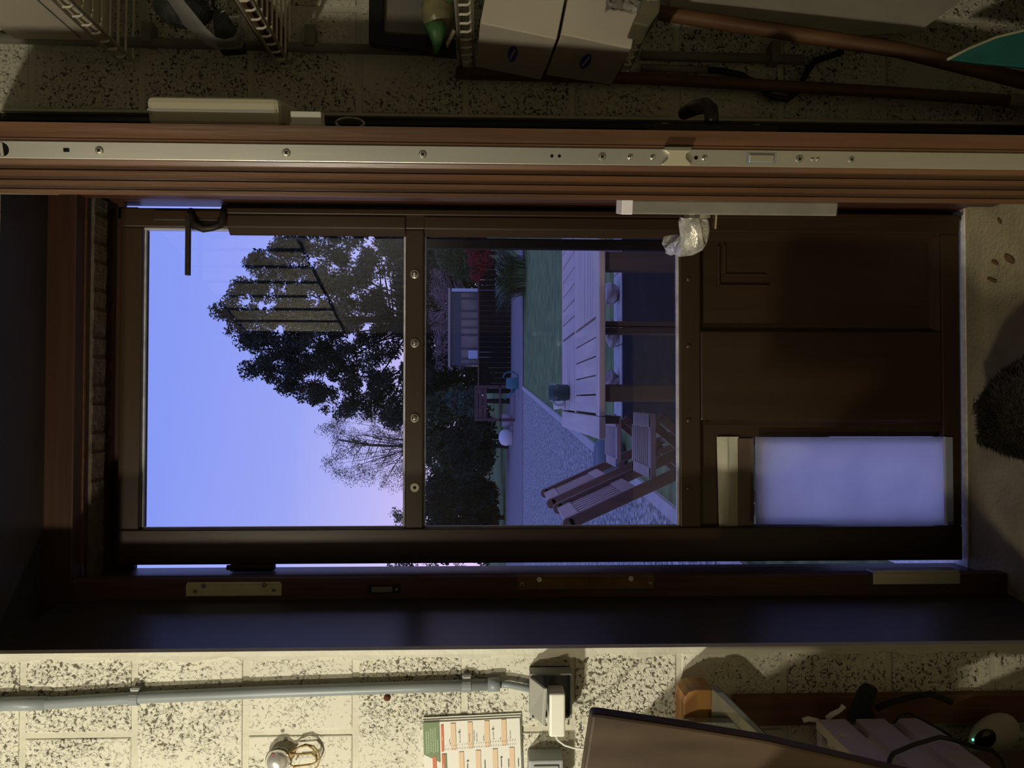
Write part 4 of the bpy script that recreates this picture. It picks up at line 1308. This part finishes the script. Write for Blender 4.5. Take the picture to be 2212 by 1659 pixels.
# unseen dark cupboard, added under the shelves to shade the lower wall
cbd = thing('shade_cupboard', (.95, .85, 0), 'unseen dark cupboard added under the wire shelves to shade the wall', 'cupboard')
MB().box(.66, 1.23, .55, 1.12, 0, .80).build('body', X['board'], cbd, bevel=.004)
for y0 in (.56, .84):
    dd1 = MB().box(.645, .66, y0, y0 + .27, .05, .78).build('door', X['board'], cbd, bevel=.002)
    MB().box(.632, .645, y0 + .12, y0 + .15, .5, .52).build('handle', X['steel'], dd1)
# ================================================================== THE GARDEN
def poly(name, pts, m, label, cat, th=.02):
    o = MB().prism([Vector(p) for p in pts], (0, 0, -th)).build(name, m)
    return tag(o, label, cat, kind='structure')
X['grass'] = mat('lawn_grass', (.20, .25, .10), (.09, .13, .055), scale=7, stretch=(.5, 1.3, 1), rough=.95, spec=.05, bump=.7, bscale=60, detail=8)
lw = MB()
lw.add([(-40, 1.86, -.02), (40, 1.86, -.02), (40, Y0, -.02), (-40, Y0, -.02), (40, 75, zg(75)), (-40, 75, zg(75))], [(0, 1, 2, 3), (3, 2, 4, 5)])
tag(lw.build('garden_lawn', X['grass']), 'mown green lawn stretching behind the picnic table', 'lawn', kind='structure')
X['gravel'] = mat('grey_gravel', (.07, .07, .075), (.44, .42, .40), scale=26, rough=.9, bump=1.0, bscale=40, detail=5, lo=.36, hi=.66)
X['path'] = mat('smooth_drive', (.20, .165, .175), (.17, .14, .15), scale=3, rough=.8)
X['kerb'] = mat('pale_kerb', (.42, .38, .36), (.34, .31, .30), scale=12, rough=.8, bump=.2)
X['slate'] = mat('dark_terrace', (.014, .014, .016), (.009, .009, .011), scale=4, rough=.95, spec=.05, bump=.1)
def lift(p, h): return Vector((p.x, p.y, zg(p.y) + h))
gA, gB = gnd(1131, 842), gnd(1300, 987)
dr = (gB - gA); dr.z = 0; dr.normalize()
gC = gB + dr * ((2.05 - gB.y) / dr.y)
def onpath(t, off=0):
    p = gA.lerp(gC, t)
    sd_ = Vector((dr.y, -dr.x, 0)) * off
    return p + sd_
m_ = 14
gv = MB()
vs, fs = [], []
for i in range(m_ + 1):
    p = onpath(i / m_)
    vs += [lift(p, .012), Vector((-16, p.y, zg(p.y) + .012))]
for i in range(m_):
    fs.append((2 * i, 2 * i + 1, 2 * i + 3, 2 * i + 2))
gv.add(vs, fs)
tag(gv.build('gravel_path', X['gravel']), 'blue grey gravel yard beside the folding chairs', 'gravel', kind='structure')
kb = MB()
for i in range(m_):
    a_, b_ = onpath(i / m_), onpath((i + 1) / m_)
    sdv = Vector((-dr.y, dr.x, 0)).normalized() * .085
    if sdv.x < 0: sdv = -sdv
    kb.hexa([lift(a_, .03), lift(a_ + sdv, .03), lift(b_ + sdv, .03), lift(b_, .03)] + [lift(q, -.02) for q in (a_, a_ + sdv, b_ + sdv, b_)])
tag(kb.build('kerb_edging', X['kerb']), 'pale stone edging between gravel and lawn', 'edging', kind='structure')
pa, pb_ = gnd(1095, 700), gnd(1131, 700)
dv = MB()
xe = gnd(1112, 575).x
dv.add([(-16, pb_.y, zg(pb_.y) + .016), (xe, pb_.y, zg(pb_.y) + .016), (xe, pa.y, zg(pa.y) + .016), (-16, pa.y, zg(pa.y) + .016)], [(0, 1, 2, 3)])
tag(dv.build('garden_drive', X['path']), 'smooth mauve grey drive crossing behind the lawn', 'drive', kind='structure')
tA = gnd(1346, 700)
sl = gnd(1329, 700).y
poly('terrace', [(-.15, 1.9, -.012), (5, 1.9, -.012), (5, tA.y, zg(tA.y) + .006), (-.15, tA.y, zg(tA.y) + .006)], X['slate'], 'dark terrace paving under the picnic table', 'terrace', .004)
ks = thing('stone_coping', (0, tA.y, 0), 'row of pale coping slabs along the dark terrace', 'coping')
x = -.15
while x < 4:
    MB().box(x + .004, x + .596, tA.y, sl, zg(tA.y) - .01, zg(sl) + .012).build('slab', X['kerb'], ks, bevel=.005)
    x += .6

# boulders on the coping
X['stone'] = mat('pale_stone', (.16, .115, .105), (.42, .36, .36), scale=5, rough=.9, bump=.8, bscale=22)
def boulder(px0, px1, py0, py1, lb, seed):
    D = tA.y + .13
    a_, b_ = at(px1, (py0 + py1) / 2, D), at(px0, (py0 + py1) / 2, D)
    w_ = abs(at(px1, py0, D).x - at(px1, py1, D).x) / 2
    zb_ = zg(sl) + .014
    h_ = max(.05, (b_.z - zb_) / 2)
    o = MB().blob((a_.x, D, zb_ + h_), (w_, min(w_, .12), h_), 9, 6, .24, seed).build('boulder', X['stone'], None)
    tag(o, lb, 'stone', 'boulders on the coping')
boulder(1300, 1342, 609, 662, 'big two-toned boulder on the coping between table legs', 2)
boulder(1302, 1342, 692, 748, 'lumpy boulder on the coping behind the slim table leg', 4)
boulder(1305, 1340, 800, 842, 'squared brown boulder on the coping by the table end', 6)
boulder(1308, 1342, 520, 552, 'boulder half hidden by the broad table leg', 9)

# ------------------------------------------------------------------ picnic table
TZ = .76
def onz(px_, py_, z):
    d = FW + (829.5 - py_) / FPX * RT + (1106 - px_) / FPX * UP
    return CAM + d * ((z - CAM_Z) / d.z)
tf, tn = onz(1214, 750, TZ).y, onz(1294, 750, TZ).y
xl_ = onz(1290, 948, TZ).x
tb_ = thing('picnic_table', (.6, (tf + tn) / 2, 0), 'large mauve brown slatted garden table outside the glass', 'table')
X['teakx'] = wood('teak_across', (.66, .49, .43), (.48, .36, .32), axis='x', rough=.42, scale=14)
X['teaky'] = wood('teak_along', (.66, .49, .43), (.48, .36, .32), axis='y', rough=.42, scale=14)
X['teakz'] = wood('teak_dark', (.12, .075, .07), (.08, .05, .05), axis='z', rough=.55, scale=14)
XT1 = 1.75
th = .022
yc = onz(1242, 750, TZ).y
rail = .075
xin = onz(1262, 893, TZ).x
xcut = [xin, onz(1262, 703, TZ).x, .98, XT1 - rail]
# frame of the top
MB().box(xl_, xin - .004, tn, tf, TZ - th, TZ).build('end_board', X['teaky'], tb_, bevel=.004)
MB().box(XT1 - rail + .004, XT1, tn, tf, TZ - th, TZ).build('end_board', X['teaky'], tb_, bevel=.004)
MB().box(xin - .002, XT1 - rail + .002, tn, tn + rail, TZ - th, TZ).build('side_rail', X['teakx'], tb_, bevel=.004)
MB().box(xin - .002, XT1 - rail + .002, tf - .03, tf, TZ - th, TZ).build('side_rail', X['teakx'], tb_, bevel=.004)
MB().box(xin - .002, XT1 - rail + .002, yc - .02, yc + .02, TZ - th, TZ - .001).build('centre_rail', X['teakx'], tb_, bevel=.003)
for qi in range(3):
    x0, x1 = xcut[qi] + .004, xcut[qi + 1] - .004
    for row, (y0, y1) in enumerate(((tn + rail + .004, yc - .024), (yc + .024, tf - .034))):
        cross = (row + qi) % 2 == 0          # boards run in depth
        if cross:
            n_ = max(2, int(round((x1 - x0) / .072)))
            for i in range(n_):
                xa = x0 + (x1 - x0) * i / n_
                MB().box(xa + .0028, xa + (x1 - x0) / n_ - .0028, y0, y1, TZ - th + .004, TZ - .001).build('slat', X['teaky'], tb_)
        else:
            n_ = max(2, int(round((y1 - y0) / .072)))
            for i in range(n_):
                ya = y0 + (y1 - y0) * i / n_
                MB().box(x0, x1, ya + .0028, ya + (y1 - y0) / n_ - .0028, TZ - th + .004, TZ - .001).build('slat', X['teakx'], tb_)
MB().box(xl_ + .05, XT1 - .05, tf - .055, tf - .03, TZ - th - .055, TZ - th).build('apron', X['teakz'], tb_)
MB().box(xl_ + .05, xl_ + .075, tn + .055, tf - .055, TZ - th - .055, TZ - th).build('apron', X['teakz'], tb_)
yl = tn + .06
def tleg(y0, y1, Y):
    xa, xb = at(1380, y1, Y).x, at(1380, y0, Y).x
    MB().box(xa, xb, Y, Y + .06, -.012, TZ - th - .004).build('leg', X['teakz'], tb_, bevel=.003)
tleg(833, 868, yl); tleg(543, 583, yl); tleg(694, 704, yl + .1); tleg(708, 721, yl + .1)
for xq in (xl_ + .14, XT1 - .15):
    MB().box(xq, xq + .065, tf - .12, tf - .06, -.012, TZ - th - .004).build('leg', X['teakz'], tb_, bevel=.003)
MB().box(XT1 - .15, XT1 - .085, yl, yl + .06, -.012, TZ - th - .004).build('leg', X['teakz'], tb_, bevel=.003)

# mug and cup on the table
mp_ = onz(1229, 848, TZ)
mg = thing('mug', tuple(mp_), 'dark green grey mug standing on the garden table', 'mug')
MB().lathe([(.030, 0), (.036, .004), (.039, .05), (.040, .088), (.0365, .088), (.034, .02), (.005, .015)], mp_, (0, 0, 1), 20).build('mug_body', mat('green_glaze', (.045, .07, .06), rough=.2), mg, smooth=True)
MB().tube([mp_ + Vector((-.036 - .022 * math.sin(a_), -.012, .045 + .026 * math.cos(a_))) for a_ in [math.pi * i / 10 for i in range(11)]], .005, 8).build('handle', mat('pale_glaze', (.5, .5, .52), rough=.15), mg, smooth=True)
cp_ = onz(1220, 872, TZ)
cu_ = thing('cup', tuple(cp_), 'small white cup beside the dark mug', 'cup')
MB().lathe([(.018, 0), (.021, .004), (.028, .052), (.026, .052), (.018, .008), (.004, .007)], cp_, (0, 0, 1), 18).build('cup_body', X['white'], cu_, smooth=True)

# ------------------------------------------------------------------ folding chairs
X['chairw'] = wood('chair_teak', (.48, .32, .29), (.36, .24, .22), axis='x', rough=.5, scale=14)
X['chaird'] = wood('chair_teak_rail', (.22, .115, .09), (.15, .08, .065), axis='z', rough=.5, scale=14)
def chair(xt, y0, y1, label):
    c = thing('folding_chair', (xt + .25, (y0 + y1) / 2, 0), label, 'chair', 'folding garden chairs by the table')
    zt_ = .82
    xb = lambda z: xt + (zt_ - z) * .452
    nrm = Vector((.9112, 0, .4119))            # out of the back's face
    dwn = Vector((.4119, 0, -.9112))
    for y in (y0, y1 - .022):                 # long rails from back top to front foot
        L = (zt_ + .012) / .9112
        p0 = Vector((xt, y, zt_))
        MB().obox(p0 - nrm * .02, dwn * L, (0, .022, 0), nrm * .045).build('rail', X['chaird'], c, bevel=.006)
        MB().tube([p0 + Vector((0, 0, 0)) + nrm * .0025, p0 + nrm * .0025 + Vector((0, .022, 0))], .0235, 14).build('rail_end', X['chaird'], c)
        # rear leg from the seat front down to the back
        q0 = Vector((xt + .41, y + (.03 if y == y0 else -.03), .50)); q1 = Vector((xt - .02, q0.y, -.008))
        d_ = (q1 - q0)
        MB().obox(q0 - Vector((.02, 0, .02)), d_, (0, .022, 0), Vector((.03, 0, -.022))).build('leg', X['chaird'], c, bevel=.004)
    # back: top rail, lower rail, slats
    def on_back(s0, s1, ya, yb, th_, name, m):
        p = Vector((xt, ya, zt_)) + dwn * s0
        MB().obox(p - nrm * th_ / 2, dwn * (s1 - s0), (0, yb - ya, 0), nrm * th_).build(name, m, c, bevel=.002)
    on_back(-.006, .055, y0 + .022, y1 - .022, .020, 'top_rail', X['chairw'])
    on_back(.245, .30, y0 + .022, y1 - .022, .020, 'lower_rail', X['chairw'])
    n_ = 8
    wy = (y1 - y0 - .044) / n_
    for i in range(n_):
        ya = y0 + .022 + wy * i
        on_back(.056, .244, ya + wy * .22, ya + wy * .78, .012, 'back_slat', X['chairw'])
    # seat
    zs = .497
    sx0, sx1 = xb(zs) + .02, xt + .415
    for a_, b_ in ((sx0, sx0 + .045), (sx1 - .055, sx1)):
        MB().box(a_, b_, y0 + .03, y1 - .03, zs - .012, zs + .010).build('seat_rail', X['chairw'], c, bevel=.003)
    for yy in (y0 + .028, y1 - .058):
        MB().box(sx0, sx1, yy, yy + .03, zs - .012, zs + .010).build('seat_frame', X['chairw'], c, bevel=.003)
    n_ = 8
    wy = (y1 - y0 - .12) / n_
    for i in range(n_):
        ya = y0 + .06 + wy * i
        MB().box(sx0 + .046, sx1 - .056, ya + wy * .22, ya + wy * .78, zs - .006, zs + .008).build('seat_slat', X['chairw'], c)
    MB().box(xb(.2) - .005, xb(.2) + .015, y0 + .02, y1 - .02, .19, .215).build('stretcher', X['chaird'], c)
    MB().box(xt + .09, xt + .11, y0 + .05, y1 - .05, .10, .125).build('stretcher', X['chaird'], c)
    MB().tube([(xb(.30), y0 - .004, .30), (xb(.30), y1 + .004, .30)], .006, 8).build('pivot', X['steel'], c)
    return c
chair(-.467, 2.88, 3.31, 'wooden folding chair nearer the door with slatted back')
chair(-.492, 3.63, 4.05, 'wooden folding chair farther from the door by table end')
# rounded grey planter behind the far chair
rp_ = gnd(1330, 985)
o = MB().lathe([(.10, 0), (.17, .02), (.20, .10), (.19, .19), (.15, .22), (.12, .21)], (rp_.x - .02, rp_.y - .35, zg(rp_.y) + .0), (0, 0, 1), 20).build('stone_planter', mat('slate_planter', (.10, .12, .14), rough=.7), None, smooth=True)
tag(o, 'rounded slate planter on the gravel behind the far chair', 'planter')
# post close outside at the edge of the lower pane
pxx = at(1200, 528, 2.15)
o = MB().box(pxx.x - .014, pxx.x + .014, 2.14, 2.168, -.012, at(916, 528, 2.15).z).build('garden_post', mat('dark_post', (.008, .007, .008), rough=.95, spec=.1), None, bevel=.003)
tag(o, 'slim dark post just outside the lower glass pane', 'post')

# ------------------------------------------------------------------ greenery
def leaves(C, R, n, size, flat=1.0, rng=RNG):
    """n triangles scattered in balls C (k,3) of radius R (k,)"""
    k = len(C)
    w_ = R ** 2
    idx = rng.choice(k, n, p=w_ / w_.sum())
    d = rng.normal(0, 1, (n, 3)); d /= np.linalg.norm(d, axis=1, keepdims=True)
    r = rng.uniform(0, 1, (n, 1)) ** .45
    P = C[idx] + d * r * R[idx][:, None] * np.array((1, 1, flat))
    a_ = rng.normal(0, 1, (n, 3)); a_ /= np.linalg.norm(a_, axis=1, keepdims=True)
    b_ = np.cross(a_, rng.normal(0, 1, (n, 3))); b_ /= np.maximum(np.linalg.norm(b_, axis=1, keepdims=True), 1e-6)
    s = size * rng.uniform(.6, 1.3, (n, 1))
    V = np.empty((n * 3, 3))
    V[0::3] = P - a_ * s
    V[1::3] = P + a_ * s * .8 + b_ * s * .25
    V[2::3] = P + b_ * s * .85
    return V
def inpoly(p, P):
    x, y = p; c = False
    j = len(P) - 1
    for i in range(len(P)):
        if (P[i][1] > y) != (P[j][1] > y) and x < (P[j][0] - P[i][0]) * (y - P[i][1]) / (P[j][1] - P[i][1]) + P[i][0]:
            c = not c
        j = i
    return c
def plant(name, label, cat, outline, D, spread, nb, rpx, n, size, m, group=None, trunk=None, holes=(), twigs=0, tm_=None, seed=1):
    """crown filled with leaf balls inside a picture outline, given real depth"""
    rg = random.Random(seed)
    rn = np.random.default_rng(seed)
    xs = [p[0] for p in outline]; ys = [p[1] for p in outline]
    cyy = sum(ys) / len(ys)
    C, R = [], []
    tries = 0
    while len(C) < nb and tries < nb * 60:
        tries += 1
        p = (rg.uniform(min(xs), max(xs)), rg.uniform(min(ys), max(ys)))
        if not inpoly(p, outline): continue
        if any((p[0] - h[0]) ** 2 / h[2] ** 2 + (p[1] - h[1]) ** 2 / h[3] ** 2 < 1 for h in holes): continue
        dd_ = D + rg.uniform(-1, 1) * spread
        q = at(*p, dd_)
        C.append(q); R.append(rg.uniform(*rpx) * dd_ / FPX)
    C_ = np.array([list(c) for c in C]); R_ = np.array(R)
    base = trunk[0] if trunk else at(max(xs), cyy, D)
    gp = Vector((base.x, D, zg(D)))
    t = thing(name, tuple(gp), label, cat, group)
    if n:
        mesh_np('foliage', leaves(C_, R_, n, size, rng=rn), np.arange(n * 3).reshape(-1, 3), m, t)
    if trunk:
        tk = MB()
        tk.tube(trunk[0:1] and [Vector((trunk[0].x, D, zg(D)))] + list(trunk), [trunk_r * f for trunk_r, f in zip([TR] * (len(trunk) + 1), np.linspace(1, .35, len(trunk) + 1))], 10)
        tk.build('trunk', tm_, t, smooth=True)
        if twigs:
            br = MB()
            for i in range(twigs):
                e = C[rg.randrange(len(C))]
                s_ = trunk[min(len(trunk) - 1, rg.randrange(len(trunk)))]
                s_ = Vector(s_)
                if s_.z > e.z - .1: s_ = Vector((s_.x, s_.y, max(zg(D) + .5, e.z - rg.uniform(.3, 1.8))))
                mid_ = s_.lerp(e, .55) + Vector((rg.uniform(-.2, .2), rg.uniform(-.2, .2), rg.uniform(-.1, .25)))
                br.tube([s_, mid_, e], [TR * .22, TR * .14, TR * .04], 5, cap=False)
            bo_ = br.build('branches', tm_, t)
            bo_['kind'] = 'stuff'
    return t
TR = .26
X['bark'] = mat('dark_bark', (.030, .024, .022), (.018, .014, .014), scale=12, rough=.95)
X['pine'] = mat('pine_needles', (.030, .042, .032), (.018, .027, .022), scale=.9, rough=.9, spec=.08)
X['birch'] = mat('birch_leaf', (.075, .085, .045), (.05, .055, .035), scale=1.5, rough=.9, spec=.08)
X['shrub'] = mat('shrub_leaf', (.065, .090, .045), (.035, .052, .030), scale=1.2, rough=.9, spec=.08)
X['dkshrub'] = mat('dark_yew', (.022, .034, .026), (.013, .020, .017), scale=1.2, rough=.95, spec=.05)
X['red'] = mat('red_maple', (.22, .022, .030), (.13, .015, .022), scale=2, rough=.85, spec=.08)
X['twig'] = mat('bare_twigs', (.26, .19, .21), (.16, .12, .13), scale=3, rough=.9)
X['bluegreen'] = mat('blue_green_fir', (.055, .085, .070), (.04, .062, .052), scale=2, rough=.9, spec=.08)

DT = 37
pine = [(452, 680), (462, 662), (490, 650), (497, 628), (515, 605), (517, 575), (545, 555), (575, 545), (590, 525), (640, 510), (700, 503), (760, 470), (820, 440), (900, 430), (985, 470), (1010, 560), (1015, 800), (960, 880), (900, 912), (840, 915), (800, 895), (770, 880), (735, 893), (700, 888), (680, 868), (640, 858), (605, 830), (560, 818), (515, 800), (510, 778), (530, 760), (500, 735), (470, 715)]
TR = .26
ax = [at(1000, 690, DT), at(900, 692, DT), at(780, 690, DT), at(650, 688, DT), at(520, 684, DT)]
plant('pine_tree', 'tall dark pine rising against the twilight sky', 'tree', pine, DT, 2.4, 620, (11, 25), 120000, .105, X['pine'], trunk=ax, twigs=90, tm_=X['bark'], seed=3,
      holes=((842, 790, 34, 17), (820, 600, 16, 10), (850, 700, 12, 26), (800, 745, 14, 12), (860, 860, 16, 12), (730, 640, 8, 7), (760, 560, 10, 8), (790, 680, 9, 14), (700, 800, 8, 12)))
bir = [(685, 925), (700, 912), (720, 905), (760, 895), (820, 890), (900, 880), (1010, 890), (1010, 1060), (930, 1075), (880, 1062), (850, 1058), (820, 1052), (790, 1040), (740, 1040), (715, 1030), (690, 1000), (720, 985), (735, 960), (708, 945)]
TR = .14
plant('birch_tree', 'wispy birch with thin twigs beside the dark pine', 'tree', bir, 53, 1.6, 420, (7, 19), 26000, .058, X['birch'], trunk=[at(1000, 970, 53), at(900, 965, 53), at(800, 962, 53), at(730, 950, 53)], twigs=170, tm_=mat('birch_bark', (.10, .08, .085), (.06, .05, .05), scale=6, rough=.9), seed=8)
TR = .10
def bush(label, outline, D, n, size, m, nb=60, rpx=(10, 24), spread=1.0, seed=1, name='garden_shrub', twigs=0):
    xs = [p[0] for p in outline]; ys = [p[1] for p in outline]
    c = sum(ys) / len(ys)
    tk = [at(max(xs), c, D), at((max(xs) + min(xs)) / 2, c, D)]
    if tk[0].z < zg(D) + .15: tk[0].z = zg(D) + .15
    return plant(name, label, 'shrub', outline, D, spread, nb, rpx, n, size, m, 'garden shrubs', trunk=tk, twigs=twigs, tm_=X['twig'] if twigs else X['bark'], seed=seed)
bush('mid green leafy tree at the pink skyline corner', [(828, 1140), (836, 1115), (850, 1095), (868, 1082), (960, 1070), (1040, 1090), (1050, 1230), (840, 1230)], 36.5, 7000, .08, X['shrub'], 70, (8, 18), seed=12)
bush('dark yew mass behind the greenhouse and fence', [(900, 470), (905, 900), (1045, 900), (1045, 470)], 47, 22000, .19, X['dkshrub'], 260, (14, 26), seed=13)
bush('broad olive shrub under the birch', [(925, 860), (915, 930), (930, 1000), (945, 1060), (1045, 1060), (1045, 850), (960, 840)], 33, 16000, .12, X['shrub'], 140, seed=14)
bush('rounded dark shrub on the far lawn edge', [(985, 905), (965, 960), (985, 1018), (1030, 1025), (1058, 1005), (1062, 930), (1040, 900)], 26.5, 9000, .10, X['dkshrub'], 70, seed=15)
bush('bushy dark tree filling the far corner', [(930, 1040), (925, 1110), (935, 1200), (1062, 1200), (1062, 1040)], 30, 22000, .13, X['dkshrub'], 170, seed=16)
bush('small blue green fir beside the brown bench', [(962, 858), (975, 845), (1000, 838), (1026, 842), (1030, 888), (1005, 896), (985, 885), (972, 878)], 25.5, 2600, .075, X['bluegreen'], 40, (6, 13), .5, seed=17)
bush('clipped dome shrub behind the red maple', [(936, 470), (936, 530), (950, 560), (970, 592), (1000, 603), (1034, 598), (1038, 470)], 30.5, 12000, .085, mat('dome_leaf', (.075, .12, .05), (.045, .075, .035), scale=2, rough=.9, spec=.08), 80, (8, 18), seed=18)
bush('red leaved maple beside the strappy clump', [(1012, 520), (1010, 545), (1020, 570), (1018, 592), (1032, 603), (1050, 590), (1060, 560), (1060, 520)], 23.6, 3600, .055, X['red'], 50, (5, 12), .6, seed=19, name='red_maple')
bush('bare twiggy shrub tangled above the greenhouse roof', [(925, 585), (925, 640), (930, 700), (935, 800), (1000, 800), (1000, 590), (960, 560)], 33, 3000, .05, X['twig'], 120, (6, 14), 1.0, seed=20, twigs=220)

# strappy clump
cD = gnd(1136, 585)
sc_ = thing('strappy_clump', tuple(cD), 'big clump of arching strap leaves on the lawn', 'plant')
rn = random.Random(4)
Vv, Ff = [], []
for i in range(420):
    a_ = rn.uniform(0, 2 * math.pi); r0 = rn.uniform(0, .30)
    L = rn.uniform(.6, 1.15); hgt = rn.uniform(.5, 1.0)
    b0 = Vector((cD.x - .05 + r0 * math.cos(a_) * 1.6, cD.y + .4 + r0 * math.sin(a_), zg(cD.y)))
    dv_ = Vector((math.cos(a_), math.sin(a_), 0)); sv = Vector((-dv_.y, dv_.x, 0)) * .022
    k0 = len(Vv)
    for j in range(5):
        t = j / 4
        p = b0 + dv_ * (L * t * t * .8 + .1 * t) + Vector((0, 0, hgt * (t * 1.75 - t * t * 1.05)))
        w_ = (1 - t * .85)
        Vv += [p - sv * w_, p + sv * w_]
    for j in range(4):
        k_ = k0 + 2 * j
        Ff += [(k_, k_ + 1, k_ + 3), (k_, k_ + 3, k_ + 2)]
mesh_np('foliage', np.array([list(v) for v in Vv]), np.array(Ff), mat('strap_leaf', (.11, .17, .075), (.05, .085, .04), scale=4, rough=.5, spec=.3), sc_)

# dark fence in front of the greenhouse
fD = 24.6
ff = thing('board_fence', (2.0, fD, zg(fD)), 'low black stained board fence in front of the greenhouse', 'fence')
fx_l, fx_r = at(1060, 850, fD).x, at(1060, 560, fD).x
ztop = at(1033, 700, fD).z
nn = 26
for i in range(nn):
    x0 = fx_l + (fx_r - fx_l) * i / nn
    MB().box(x0 + .006, x0 + (fx_r - fx_l) / nn - .006, fD + .01 * (i % 2), fD + .03 + .01 * (i % 2), zg(fD) - .05, ztop - .03).build('fence_board', X['hole'] if False else bpy.data.materials['dark_post'], ff)
MB().box(fx_l, fx_r, fD - .02, fD + .06, ztop - .03, ztop + .02).build('fence_rail', mat('worn_rail', (.085, .055, .04), rough=.8), ff)

# greenhouse
gD = 27.0
g0, g1_ = at(1000, 786, gD).x, at(1000, 629, gD).x
gz1 = at(970, 700, gD).z
gz0 = zg(gD)
gh = thing('greenhouse', ((g0 + g1_) / 2, gD + 1.2, gz0), 'small greenhouse with dark frame and flat roof edge', 'greenhouse')
X['ghframe'] = mat('greenhouse_frame', (.05, .06, .08), rough=.5)
X['ghpale'] = mat('pale_blue_pipe', (.42, .50, .62), rough=.5)
X['ghglass'] = mat('greenhouse_pane', (.10, .11, .13), (.055, .06, .075), scale=2.2, rough=.18, spec=.6)
MB().box(g0 - .1, g1_ + .1, gD - .1, gD + 2.6, gz1 - .05, gz1 + .03).build('roof', mat('greenhouse_roof', (.30, .27, .26), rough=.7), gh)
MB().box(g0, g1_, gD - .02, gD + .08, gz1 - .42, gz1 - .05).build('fascia', X['ghframe'], gh)
MB().box(g0, g1_, gD - .02, gD + .08, gz0, gz0 + .5).build('plinth', X['ghframe'], gh)
bays = [0, .10, .27, .38, .50, .60, .79, .93, 1.0]
for b in bays:
    xx = g1_ - (g1_ - g0) * b
    MB().box(xx - .035, xx + .035, gD - .03, gD + .06, gz0, gz1 - .05).build('mullion', X['ghframe'], gh)
for a_, b in zip(bays[:-1], bays[1:]):
    MB().box(g1_ - (g1_ - g0) * b, g1_ - (g1_ - g0) * a_, gD + .01, gD + .03, gz0 + .5, gz1 - .42).build('pane', X['ghglass'], gh)
MB().box(g0, g0 + .06, gD, gD + 2.5, gz0, gz1 - .05).build('side_wall', X['ghglass'], gh)
MB().box(g1_ - .06, g1_, gD, gD + 2.5, gz0, gz1 - .05).build('side_wall', X['ghglass'], gh)
MB().box(g0, g1_, gD + 2.44, gD + 2.5, gz0, gz1 - .05).build('back_wall', X['ghglass'], gh)
MB().tube([(g1_ + .02, gD - .12, gz1 - .1), (g1_ + .02, gD - .12, gz0)], .06, 8).build('downpipe', X['ghpale'], gh)
a_, b_ = at(1012, 775, gD - .3), at(1030, 757, gD - .3)
MB().box(a_.x, b_.x, gD - .42, gD - .05, b_.z - .5, a_.z).build('water_butt', X['ghpale'], gh, bevel=.03)

# brown bench with watering can, white pot
bD = 22.4
b0, b1 = at(1060, 910, bD).x, at(1060, 832, bD).x
bn = thing('garden_bench', ((b0 + b1) / 2, bD, zg(bD)), 'dark brown wooden bench at the drive edge', 'bench')
bw_ = mat('bench_brown', (.085, .040, .045), (.06, .03, .035), scale=6, rough=.7)
zbt = at(1024, 870, bD).z; zbm_ = at(1052, 870, bD).z
for i in range(3):
    zz0 = zbm_ + (zbt - zbm_) * i / 3
    MB().box(b0, b1, bD + .30, bD + .34, zz0 + .01, zz0 + (zbt - zbm_) / 3 - .01).build('back_board', bw_, bn)
for xx in (b0, b1 - .08):
    MB().box(xx, xx + .08, bD + .26, bD + .34, zg(bD), zbt).build('leg', bw_, bn)
    MB().box(xx, xx + .08, bD - .25, bD - .17, zg(bD), zg(bD) + .46).build('leg', bw_, bn)
for i in range(4):
    MB().box(b0, b1, bD - .25 + i * .135, bD - .13 + i * .135, zg(bD) + .42, zg(bD) + .46).build('seat_slat', bw_, bn)
wD = 20.5
wq = at(1103, 828, wD); wq.z = zg(wD)
wcn = thing('watering_can', tuple(wq), 'teal watering can standing by the brown bench', 'watering can')
tl_ = mat('teal_plastic', (.02, .13, .16), rough=.4)
MB().lathe([(.15, 0), (.16, .02), (.15, .28), (.11, .34), (.09, .34)], wq, (0, 0, 1), 16).build('can', tl_, wcn, smooth=True)
MB().tube([wq + Vector((.15 - .0 * i + .16 * math.sin(a_), 0, .22 + .20 * math.cos(a_))) for i, a_ in enumerate([math.pi * k / 10 for k in range(11)])], .018, 8).build('handle', tl_, wcn, smooth=True)
MB().tube([wq + Vector((-.13, 0, .10)), wq + Vector((-.25, 0, .20)), wq + Vector((-.38, 0, .34))], [.04, .028, .022], 8).build('spout', tl_, wcn, smooth=True)
MB().lathe([(.02, 0), (.05, .05), (.05, .06)], wq + Vector((-.38, 0, .34)), (-.6, 0, .6), 10).build('rose', tl_, wcn)
pD_ = 23.5
pq = at(1090, 945, pD_); pq.z = zg(pD_)
o = MB().lathe([(.16, 0), (.22, .04), (.26, .22), (.22, .36), (.12, .42), (.05, .44)], pq, (0, 0, 1), 16).build('white_urn', mat('white_urn_glaze', (.55, .53, .58), rough=.4), None, smooth=True)
tag(o, 'rounded white urn at the far edge of the drive', 'urn')
o = MB().lathe([(.14, 0), (.17, .02), (.20, .34), (.17, .34), (.14, .05)], pq + Vector((.52, .05, 0)), (0, 0, 1), 16).build('flower_pot', mat('mauve_pot', (.30, .24, .28), rough=.6), None, smooth=True)
tag(o, 'plain mauve flower pot beside the white urn', 'pot')
